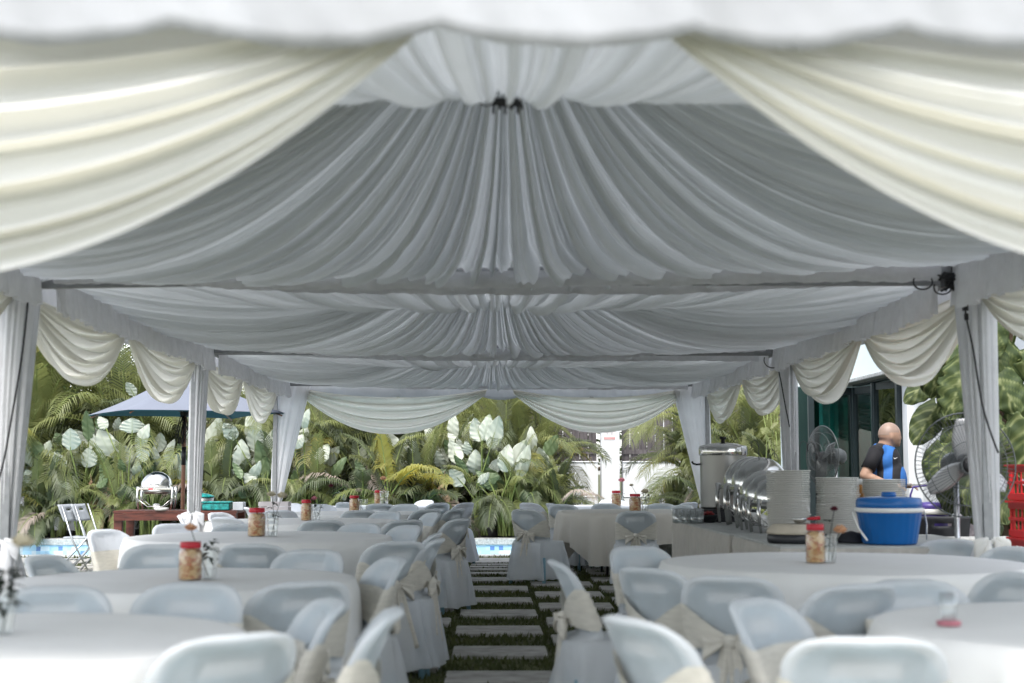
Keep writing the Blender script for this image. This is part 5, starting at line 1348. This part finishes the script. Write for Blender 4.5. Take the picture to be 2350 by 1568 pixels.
# ------------------------------------------------------------------ giant climber with variegated leaves
vn = thing('climbing_plant', 'climber with huge cream-streaked leaves filling the right edge', 'plant', (4.75, 12.2, 0))
tr_ = thing('tree', 'thick dark trunk wrapped in roots at the right edge, under the climber', 'tree', (4.72, 12.9, 0))
rn = random.Random(21); tb = MB()
for k in range(16):
    a = rn.uniform(0, 6.28); q = rn.uniform(.03, .16)
    tb.tube([(q * 1.8 * math.cos(a), q * 1.8 * math.sin(a), 0), (q * math.cos(a + .4), q * math.sin(a + .4), 1.0), (q * .8 * math.cos(a + .9), q * .8 * math.sin(a + .9), 2.2), (q * .7 * math.cos(a + 1.2), q * .7 * math.sin(a + 1.2), 4.2)], [.05, .04, .035, .03], 7)
tb.build('trunk', 'bark', tr_)
MB().tube([(.05, -.1, 1.0), (.22, -.2, .92), (.42, -.35, .70), (.5, -.38, .62)], [.05, .05, .045, .03], 8).build('root', 'dry_leaf', tr_)
tcr = MB()
for k in range(2400):
    d = Vector((rn.gauss(0, 1), rn.gauss(0, 1), rn.gauss(0, .7))).normalized() * rn.uniform(.2, 1.3); p = Vector((.25, .3, 4.3)) + d; a = Vector((rn.gauss(0, 1), rn.gauss(0, 1), rn.gauss(0, .6))).normalized(); b = a.orthogonal().normalized(); s_ = .09
    tcr.add([p - a * s_, p + b * s_ * .45, p + a * s_, p - b * s_ * .45], [(0, 1, 2, 3)])
tcr.build('crown', 'tree_leaf', tr_, False)
def heart(mb, c, dirv, n, L_, w, seed, split=False):
    rn = random.Random(seed); ax = Vector(dirv).normalized(); n = Vector(n); n = (n - ax * n.dot(ax)).normalized(); s_ = ax.cross(n); b = Vector(c); dr = rn.uniform(.1, .3)
    def f(u, v):
        q = (u - .5) * 2; back = -.16 * (1 - abs(q - math.copysign(.45, q)) * 2.0) if v == 0 else 0
        wd = w * .5 * (math.sin(pi * (v * .86 + .14) ** .9) ** .62) * (1 - .05 * v)
        if split and v > .1: wd *= 1 - .22 * (abs(math.sin(v * 17 + (3 if q > 0 else 0))) > .93)
        lob = -.14 * L_ * math.exp(-((abs(q) - .55) / .3) ** 2) * (1 - v) ** 3
        return b + ax * (L_ * v + lob) + s_ * (q * wd) + n * (-abs(q) ** 1.4 * wd * .30 - dr * L_ * v * v + .014 * math.sin(v * 24 + abs(q) * 3) * abs(q) * (w / .4))
    n0 = len(mb.v); mb.grid(f, 16, 30); an = N1(seed + 70, [(17, .5), (31, .6), (53, .5)])
    for j in range(31):
        for i in range(17):
            u, v = i / 16, j / 30; q = (u - .5) * 2; VAR.append(.5 + .30 * an(v * 1.0 - .38 * abs(q) + (4 if q > 0 else 0)) - .12 * abs(q) + (.25 if abs(q) < .05 else 0))
VAR = []
st = MB(); k = 0; vl = MB()
LV = [(2165, 800, 150, -70), (2120, 830, 130, -110), (2180, 870, 150, -120), (2150, 930, 150, -90), (2110, 960, 120, -130), (2200, 960, 150, -70), (2170, 1010, 150, -100), (2125, 1050, 110, -120), (2190, 1070, 150, -80),
      (2240, 880, 130, -60), (2230, 1110, 150, -70), (2290, 930, 150, -50), (2330, 1000, 150, -80), (2290, 1090, 150, -100), (2320, 860, 130, -40), (2345, 780, 150, -60), (2180, 1150, 120, -70), (2275, 1010, 120, -120), (2250, 760, 130, -100), (2205, 740, 120, -140), (2335, 700, 140, -90), (2150, 1105, 110, -95),
      (2100, 890, 95, -150), (2310, 1160, 110, -60), (2240, 1180, 100, -85), (2215, 810, 120, -30), (2130, 760, 110, -120), (2265, 830, 140, -95), (2350, 1080, 140, -70), (2215, 1025, 130, -140)]
for (x, y, s, ang) in LV:
    k += 1; Y = 11.6 + rn.uniform(-.35, .9); x = 2200 + (x - 2200) * .93 + 34; L_ = s / FPX * Y * .92; c = at(x, y - s * .25, Y) - Vector((4.75, 12.2, 0)); a = R(ang + rn.uniform(-15, 15))
    dv = Vector((math.cos(a), rn.uniform(-.5, .1), math.sin(a)))
    heart(vl, c, dv, (rn.uniform(-.5, .4), -1, rn.uniform(-.1, .7)), L_, L_ * rn.uniform(.66, .84), k, k % 3 == 0)
    st.tube([(rn.uniform(-.05, .1), .6, c.z - .35), c * .5 + Vector((0, .35, c.z * .5 + .02)), c + Vector((0, .03, .01))], [.016, .013, .009], 6)
o = vl.build('leaves', 'variegated_leaf', vn); at_ = o.data.attributes.new('streak', 'FLOAT', 'POINT'); at_.data.foreach_set('value', VAR[:len(vl.v)]); o.modifiers.new('s', 'SOLIDIFY').thickness = .002
st.build('stalks', 'stem', vn)
# bushes in the gap left of the house
for k, (xd, Y, lb) in enumerate([(1858, 21.5, 'yellow-green climber leaves on the fence left of the glass doors'), (1790, 23.0, 'leafy shrub between the fence and the middle right curtain')]):
    sh = thing('leafy_shrub', lb, 'shrub', (X(xd, Y), Y, 0)); m1 = MB(); m2 = MB()
    for j in range(70):
        a = rn.uniform(0, 6.28); q = rn.uniform(0, .4); c = Vector((q * math.cos(a), q * math.sin(a), rn.uniform(.5, 2.3)))
        heart(m1, c, (rn.uniform(-1, 1), rn.uniform(-.6, .2), rn.uniform(-1, .2)), (rn.uniform(-.5, .5), -1, .6), .16, .12, j)
    for j in range(6): m2.tube([(0, 0, 0), (rn.uniform(-.2, .2), rn.uniform(-.2, .2), 1.2), (rn.uniform(-.35, .35), rn.uniform(-.3, .3), 2.3)], [.02, .015, .006], 6)
    m1.build('leaves', 'palm_leaf', sh); m2.build('stems', 'stem', sh)

# ------------------------------------------------------------------ things at the right edge
def folding_chair(x, y, rz, label, cm, fm, s=1.0, group=None):
    t = thing('folding_chair', label, 'chair', (x, y, 0), rz, group=group or 'folding chairs'); t.scale = (s,) * 3
    for sx in (-1, 1):
        MB().tube([(sx * .20, -.22, .0), (sx * .20, .02, .42), (sx * .19, .17, .84)], .011, 8).build('leg', fm, t)
        MB().tube([(sx * .18, .26, .0), (sx * .18, -.16, .45)], .011, 8).build('leg', fm, t)
    soft(MB().box((0, -.04, .445), (.38, .36, .022)).build('seat', cm, t, False), .006)
    bk = MB(); 
    def bf(u, v): return ((u - .5) * .40, .105 + .085 * v - .02 * math.cos((u - .5) * pi) + .02, .64 + .20 * v)
    g_ = MB().grid(bf, 12, 8); keep = []
    for i, f_ in enumerate(g_.f):
        if not (i // 12 == 5 and 4 <= i % 12 <= 7): keep.append(f_)
    g_.f = keep; o = g_.build('backrest', cm, t); o.modifiers.new('s', 'SOLIDIFY').thickness = .012
    MB().tube([(-.18, .16, .17), (.18, .16, .17)], .008, 6).build('stretcher', fm, t)
    return t
folding_chair(X(2148, 11.6), 11.6, R(176), 'black folding chair with silver frame in front of the purple bucket', 'black_tray', 'alu', 1.05)
folding_chair(X(2112, 12.6), 12.7, R(190), 'second black folding chair, left behind the front one', 'black_tray', 'alu', 1.05)
pc = thing('water_cooler', 'purple round cooler bucket with raised handle behind the black chair', 'bucket', (X(2132, 12.15), 12.15, .637), 0)
MB().lathe([(.10, 0), (.13, .02), (.15, .22), (.155, .24)], n=36).build('body', 'purple_plastic', pc); MB().lathe([(.16, .24), (.165, .25), (.165, .285), (.0, .29)], n=36).build('band', 'white_plastic', pc)
MB().lathe([(.155, .286), (.16, .30), (.15, .335), (0, .345)], n=36).build('lid', 'purple_plastic', pc)
MB().tube([(-.165, 0, .26), (-.165, 0, .40), (-.14, 0, .47), (.0, 0, .485), (.14, 0, .47), (.165, 0, .40), (.165, 0, .26)], .009, 8).build('handle', 'purple_plastic', pc)
sb = thing('side_table', 'small white table half hidden behind the black folding chair', 'table', (X(2165, 12.4), 12.4, 0))
soft(MB().box((0, 0, .62), (.85, .5, .03)).build('tabletop', 'white_plastic', sb, False), .006)
for sx in (-1, 1):
    for sy in (-1, 1): MB().tube([(sx * .38, sy * .2, 0), (sx * .38, sy * .2, .61)], .018, 8).build('leg', 'black_plastic', sb)
cl = MB(); nn = N1(8, [(6, .5), (13, .5)])
cl.ball((0, 0, .10), (.15, .12, .12), 28, 16, lambda q: q * (1 + .28 * noise.noise(q * 2.6 + Vector((5, 1, 0))) + .1 * noise.noise(q * 7)))
tag(cl.build('dish_cloth', 'check_cloth', loc=(X(2200, 12.35), 12.35, .635)), 'crumpled pink-and-white checked cloth heap right of the purple bucket', 'cloth')
gb = soft(MB().box((0, 0, .36), (.52, .4, .72)).build('planter', 'concrete', None, False, (X(2252, 11.3), 11.3, 0)), .01); gb.data.materials[0] = MATS['coping']; tag(gb, 'light grey concrete planter behind the nearest right curtain knot', 'planter')
gb = soft(MB().box((0, 0, .34), (.42, .4, .70)).build('planter', 'concrete', None, False, (X(2330, 11.6), 11.6, 0)), .01); tag(gb, 'dark grey concrete planter under the trunk at the right edge', 'planter')
def crate(z, label):
    t = thing('plastic_crate', label, 'crate', (X(2338, 10.0) + .30, 10.0, z), 0, group='red plastic crates in one stack')
    hx, hy, h = .30, .2, .255; b = MB()
    b.box((0, 0, .008), (2 * hx, 2 * hy, .014))
    for s in (-1, 1):
        for q in range(9):
            b.box((-hx + .02 + q * (2 * hx - .04) / 8, s * hy, h / 2), (.012, .008, h - .02)); 
        for q in range(6): b.box((s * hx, -hy + .02 + q * (2 * hy - .04) / 5, h / 2), (.008, .012, h - .02))
        for zz, th in ((.03, .04), (h * .5, .02), (h - .03, .05)):
            b.box((0, s * (hy + .002), zz), (2 * hx + .01, .012, th)); b.box((s * (hx + .002), 0, zz), (.012, 2 * hy + .01, th))
    b.build('shell', 'red_plastic', t, False)
    rm = MB()
    for s in (-1, 1): rm.box((0, s * (hy + .012), h - .006), (2 * hx + .05, .02, .014)); rm.box((s * (hx + .014), 0, h - .006), (.02, 2 * hy + .004, .014))
    rm.build('rim', 'red_plastic', t, False)
    return t
zc0 = .003; nm = ['bottom of stack', 'second from bottom', 'middle of stack', 'second from top', 'topmost']
for k in range(5): crate(zc0 + k * .258, 'red plastic crate at the right edge of the photo, ' + nm[k])

# ------------------------------------------------------------------ left side: parasol, wooden table, folding chairs
PX_, PY_ = X(421, 19.2), 19.2
ps = thing('parasol', 'white square parasol with dark teal underside on a wooden pole, left', 'parasol', (PX_, PY_, 0), R(-16))
MB().tube([(0, 0, 0), (0, 0, 2.62)], .028, 14).build('pole', 'wood_pole', ps)
MB().tube([(0, 0, 1.32), (0, 0, 1.56)], .031, 14).build('pole_sleeve', 'black_plastic', ps)
hr = 1.46; ze, za = 2.0, 2.62
cs = [(hr, 0), (0, hr), (-hr, 0), (0, -hr)]
def can(zoff, k_):
    def f(u, v):
        a = u * 4; k = int(a) % 4; fr = a - int(a); c0 = cs[k]; c1 = cs[(k + 1) % 4]
        x = c0[0] + (c1[0] - c0[0]) * fr; y = c0[1] + (c1[1] - c0[1]) * fr
        sag = 4 * fr * (1 - fr); inn = 1 - .05 * sag
        z = za + (ze - za) * v - .05 * math.sin(pi * v) + .055 * sag * v ** 2 * (0 if False else 1) * .6 - .02 * sag * v
        return (x * v * inn, y * v * inn, z + zoff)
    return f
MB().grid(can(0, 0), 64, 14, True).build('canopy', 'parasol_cloth', ps)
MB().grid(can(-.012, 0), 64, 14, True).build('canopy_lining', 'parasol_under', ps)
for k in range(4):
    c0 = cs[k]
    rb = MB().tube([(0, 0, za - .07), (c0[0] * .5, c0[1] * .5, (za + ze) / 2 - .075), (c0[0] * .97, c0[1] * .97, ze - .035)], .011, 6).build('rib', 'wood_pole', ps)
    MB().tube([(0, 0, 2.02), (c0[0] * .48, c0[1] * .48, (za + ze) / 2 - .08)], .009, 6).build('strut', 'wood_pole', rb)
MB().lathe([(.05, 1.97), (.06, 1.99), (.06, 2.05), (.05, 2.07)], n=16).build('hub', 'black_plastic', ps)
lp = MB(); rn = random.Random(9)
for k in range(7): lp.tube([(.04 * math.cos(k), -.05, 2.02), (.10 * math.cos(k * 1.7), -.07, 1.80 + rn.uniform(-.1, .05)), (.05 * math.sin(k), -.05, 1.62 + rn.uniform(-.1, .1)), (.03, -.04, 1.95)], .006, 5)
lp.build('cords', 'black_plastic', ps)
soft(MB().box((0, 0, .04), (.5, .5, .08)).build('base', 'concrete', ps, False), .01)
TBX0, TBX1, TBY = X(279, 18.1), X(556, 18.1), 18.1
dt = thing('wooden_table', 'dark red-brown wooden table outside the tents on the left', 'table', ((TBX0 + TBX1) / 2, TBY, 0)); hw = (TBX1 - TBX0) / 2
tp = MB()
for k in range(5): tp.box((0, -.28 + k * .14, .735), (2 * hw, .13, .03))
tp.build('tabletop', 'wood_red', dt, False)
ap = MB(); ap.box((0, -.35, .675), (2 * hw - .02, .035, .085)); ap.box((0, .35, .675), (2 * hw - .02, .035, .085)); ap.build('apron', 'wood_red', dt, False)
for sx in (-1, 1):
    for sy in (-1, 1): soft(MB().box((sx * (hw - .055), sy * .30, .36), (.10, .075, .72)).build('leg', 'wood_red', dt, False), .006)
chafer(X(361, 18.05), 18.05, .752, R(3), 'shiny roll-top chafing dish on the dark wooden table, left', .92, red=True)
rb = thing('serving_dish', 'flat white dish in front of the shiny chafing dish on the wooden table', 'dish', (X(372, 17.8), 17.8, .753))
MB().lathe([(.06, 0), (.085, .006), (.09, .03), (.088, .034), (.06, .034), (0, .034)], n=24).build('body', 'white_plastic', rb)
cp = thing('cooking_pot', 'grey lidded cooking pot behind the middle left curtain, on the wooden table', 'pot', (X(462, 18.1), 18.1, .753))
MB().lathe([(.14, 0), (.16, .02), (.165, .16)], n=28).build('body', 'steel_brushed', cp); MB().lathe([(.17, .16), (.165, .175), (.1, .20), (0, .21)], n=28).build('lid', 'teal', cp)
MB().lathe([(.02, .205), (.02, .235), (0, .237)], n=12).build('lid_knob', 'black_plastic', cp)
tb_ = thing('storage_box', 'teal translucent box with lid on the right end of the wooden table', 'box', (X(500, 17.95), 17.95, .753))
soft(MB().box((0, 0, .045), (.335, .22, .088)).build('body', 'teal', tb_, False), .015, 3); soft(MB().box((0, 0, .10), (.36, .245, .02)).build('lid', 'white_plastic', tb_, False), .008, 3).data.materials[0] = MATS['teal']
gbx = soft(MB().box((0, 0, .05), (.13, .2, .10)).build('metal_box', 'grey_panel', None, False, (X(552, 17.9), 17.95, .753)), .006); gbx.location = (X(549, 17.9), 17.95, .753); tag(gbx, 'small grey metal box right of the teal box on the wooden table', 'box')
wb = thing('wooden_crate', 'pale slatted wooden box behind the ribbed vase', 'box', (X(640, 15.6), 15.6, .745)); b_ = MB()
for zz in (.03, .085, .14): b_.box((0, -.12, zz), (.32, .012, .045)); b_.box((0, .12, zz), (.32, .012, .045)); b_.box((-.155, 0, zz), (.012, .23, .045)); b_.box((.155, 0, zz), (.012, .23, .045))
b_.build('slats', 'paper', wb, False); b2 = MB()
for sx in (-1, 1):
    for sy in (-1, 1): b2.box((sx * .14, sy * .107, .082), (.02, .02, .16))
b2.box((0, 0, .006), (.3, .22, .01)); b2.build('frame', 'paper', wb, False)
wb.location = (X(632, 15.6), 15.6, .745)
folding_chair(X(190, 17.4), 17.4, R(82), 'silver folding chair on the lawn, left of the pair', 'grey_panel', 'alu', 1.0, 'silver folding chairs by the pool')
folding_chair(X(219, 17.6), 17.6, R(82), 'silver folding chair on the lawn, right of the pair', 'grey_panel', 'alu', 1.0, 'silver folding chairs by the pool')

# ------------------------------------------------------------------ the man at the buffet
MX, MY = X(2030, 13.8), 13.8
man = thing('person', 'bald man in blue and black striped shirt holding a plate beside the glass doors', 'person', (MX, MY, 0), R(-28))
man.scale = (1, 1, 1)
def limb(mb, a, b, r0, r1, n=14):
    mb.tube([Vector(a), Vector(a).lerp(Vector(b), .5), Vector(b)], [r0, (r0 + r1) / 2, r1], n); mb.ball(a, r0, n, 8); mb.ball(b, r1, n, 8)
def remesh(o, v, sm=6):
    m_ = o.modifiers.new('r', 'REMESH'); m_.mode = 'VOXEL'; m_.voxel_size = v; m_.use_smooth_shade = True
    s_ = o.modifiers.new('s', 'CORRECTIVE_SMOOTH'); o.modifiers.remove(s_); s_ = o.modifiers.new('s', 'SMOOTH'); s_.iterations = sm; s_.factor = .5
bd = MB()   # faces +X; camera sees the right side (-Y)
for s in (-1, 1):
    limb(bd, (0, s * .10, .92), (.02, s * .11, .50), .095, .062); limb(bd, (.02, s * .11, .50), (-.02, s * .12, .08), .060, .040)
    bd.ball((.05, s * .12, .045), (.13, .048, .042), 14, 8)
bd.ball((0, 0, .98), (.150, .175, .14), 18, 12)
bd.ball((.035, 0, 1.16), (.165, .175, .20), 18, 12)
bd.ball((.005, 0, 1.35), (.135, .195, .15), 18, 12)
limb(bd, (-.01, 0, 1.43), (.035, 0, 1.53), .082, .072)
# head turned a little away, bald
h0 = len(bd.v)
HC = Vector((.055, .005, 1.588))
def hd(q):
    x, y, z = q; r = 1.0
    if x > 0 and z < 0: r *= 1 + .10 * x * (-z) * 2
    if x < -.2 and z < -.3: r *= .90
    return Vector((x * r, y * (1 - .10 * max(0, -z)), z * (1.0 + .03 * max(0, x))))
bd.ball(HC, (.110, .088, .122), 24, 18, hd)
bd.ball(HC + Vector((.055, 0, -.065)), (.052, .052, .045), 14, 10)          # jaw
bd.ball(HC + Vector((.098, 0, -.012)), (.020, .014, .026), 10, 8)           # nose
bd.ball(HC + Vector((.103, 0, -.028)), (.018, .018, .012), 10, 8)
bd.ball(HC + Vector((.080, 0, .022)), (.022, .058, .012), 12, 8)            # brow
bd.ball(HC + Vector((.092, 0, -.058)), (.016, .026, .008), 10, 6); bd.ball(HC + Vector((.091, 0, -.070)), (.015, .023, .008), 10, 6)
bd.ball(HC + Vector((.080, 0, -.095)), (.024, .024, .018), 10, 8)
for s in (-1, 1):
    bd.ball(HC + Vector((-.005, s * .083, -.012)), (.018, .010, .032), 12, 8); bd.ball(HC + Vector((-.002, s * .080, -.042)), (.010, .008, .012), 8, 6)
    bd.ball(HC + Vector((.06, s * .038, -.035)), (.03, .03, .028), 10, 8)
HR = Matrix.Translation(HC) @ Matrix.Rotation(R(30), 4, 'Z') @ Matrix.Translation(-HC)
bd.v[h0:] = [tuple(HR @ Vector(p)) for p in bd.v[h0:]]
# arms: near arm bent, forearm forward holding the plate
for s, el, wr in ((-1, (-.125, -.29, 1.20), (.11, -.22, 1.10)), (1, (-.06, .26, 1.19), (.16, .16, 1.10))):
    sh_ = (-.03, s * .205, 1.425); limb(bd, sh_, el, .062, .050); limb(bd, el, wr, .049, .032)
    w = Vector(wr); d = Vector((.11, s * .03 * -1, -.012)).normalized()
    bd.ball(w + d * .045, (.045, .036, .022), 12, 8)
    for f in range(4):
        off = Vector((0, s * (-.028 + f * .018), 0)); k0 = w + d * .08 + off; k1 = k0 + d * .033 + Vector((0, 0, -.006)); k2 = k1 + d * .018 + Vector((0, 0, -.020 - .002 * f)); limb(bd, k0 - d * .02, k1, .0095, .009, 8); limb(bd, k1, k2, .009, .0075, 8)
    limb(bd, w + d * .02 + Vector((0, s * -.02, .01)), w + d * .075 + Vector((0, s * -.045, .026)), .012, .009, 8)
o = bd.build('body', 'skin', man); remesh(o, .0075, 5)
cap_ = MB().ball(HC + Vector((-.001, 0, .001)), (.1112, .0892, .1230), 24, 16)
cap_.v = [p for p in cap_.v]; cap_.f = [f_ for f_ in cap_.f if sum(cap_.v[i][2] for i in f_) / len(f_) > HC.z + .02 + .25 * (sum(cap_.v[i][0] for i in f_) / len(f_) - HC.x)]
cap_.xf(HR).build('shaved_hair', 'scalp', man)
for s in (-1, 1):
    ey = MB().ball(HC + Vector((.086, s * .034, .004)), (.008, .012, .007), 10, 6)
    ey.xf(HR).build('eye', 'black_plastic', man)
# shirt with vertical stripes
m, t_, p_n, out = nt('striped_shirt')
tc = t_.nodes.new('ShaderNodeTexCoord'); sx_ = t_.nodes.new('ShaderNodeSeparateXYZ'); t_.links.new(tc.outputs['Object'], sx_.inputs[0])
ma = t_.nodes.new('ShaderNodeMath'); ma.operation = 'MULTIPLY_ADD'; ma.inputs[1].default_value = 6.9; ma.inputs[2].default_value = 20.246
t_.links.new(sx_.outputs['X'], ma.inputs[0]); fr_ = t_.nodes.new('ShaderNodeMath'); fr_.operation = 'FRACT'; t_.links.new(ma.outputs[0], fr_.inputs[0])
gt = t_.nodes.new('ShaderNodeMath'); gt.operation = 'GREATER_THAN'; gt.inputs[1].default_value = .45; t_.links.new(fr_.outputs[0], gt.inputs[0])
mc = t_.nodes.new('ShaderNodeMix'); mc.data_type = 'RGBA'; t_.links.new(gt.outputs[0], mc.inputs['Factor']); mc.inputs['A'].default_value = (.012, .012, .016, 1); mc.inputs['B'].default_value = (.03, .16, .50, 1)
t_.links.new(mc.outputs['Result'], p_n.inputs['Base Color']); p_n.inputs['Roughness'].default_value = .7
MATS['striped_shirt'] = m
s_ = MB(); s_.ball((0, 0, .98), (.162, .186, .15), 18, 12); s_.ball((.042, 0, 1.15), (.172, .196, .22), 18, 12); s_.ball((.005, 0, 1.345), (.150, .212, .165), 18, 12)
s_.tube([(0.005, 0, .84), (0.015, 0, 1.05), (.012, 0, 1.3)], [.166, .172, .150], 28); limb(s_, (-.02, -.15, 1.435), (-.02, .15, 1.435), .078, .078)
o = s_.build('shirt', 'striped_shirt', man); remesh(o, .012, 6)
for s, el in ((-1, (-.125, -.29, 1.20)), (1, (-.06, .26, 1.19))):
    a = Vector((-.03, s * .195, 1.425)); e_ = a.lerp(Vector(el), .74)
    q = MB().tube([a + Vector((0, 0, .01)), a.lerp(e_, .5), e_], [.074, .070, .070], 20); q.ball(a, .072, 16, 10)
    o = q.build('sleeve', 'shirt_black', man)
co = MB().lathe([(.080, 0), (.084, .012), (.078, .022)], (.008, 0, 1.475), 24).build('collar', 'shirt_black', man)
tr2 = MB()
for s in (-1, 1): limb(tr2, (0, s * .10, .90), (.02, s * .11, .50), .112, .080); limb(tr2, (.02, s * .11, .50), (-.02, s * .12, .12), .078, .064)
tr2.ball((0, 0, .93), (.155, .185, .12), 18, 12); o = tr2.build('trousers', 'trousers', man); remesh(o, .014, 5)
sw = MB(); LM = Matrix.Translation((.118, -.150, 1.365)) @ Matrix.Rotation(R(38), 4, 'Z')
pts = [(0, 0), (.010, -.008), (.022, -.006), (.050, .012), (.020, .000), (.010, -.001), (.004, .006)]
sw.add([LM @ Vector((x, y, z)) for y in (-.004, .001) for x, z in pts], [(0, 1, 2, 3, 4, 5, 6)]).build('chest_mark', 'white_ink', man, False)
pt = thing('serving_plate', 'clear plastic plate held by the bald man', 'plate', tuple(Vector((MX, MY, 0)) + Matrix.Rotation(R(-28), 3, 'Z') @ Vector((.33, -.04, 1.10))))
MB().lathe([(0, 0), (.08, .0), (.14, .014), (.15, .018), (.14, .018), (.08, .004), (0, .004)], n=36).build('body', 'plastic_clear', pt)
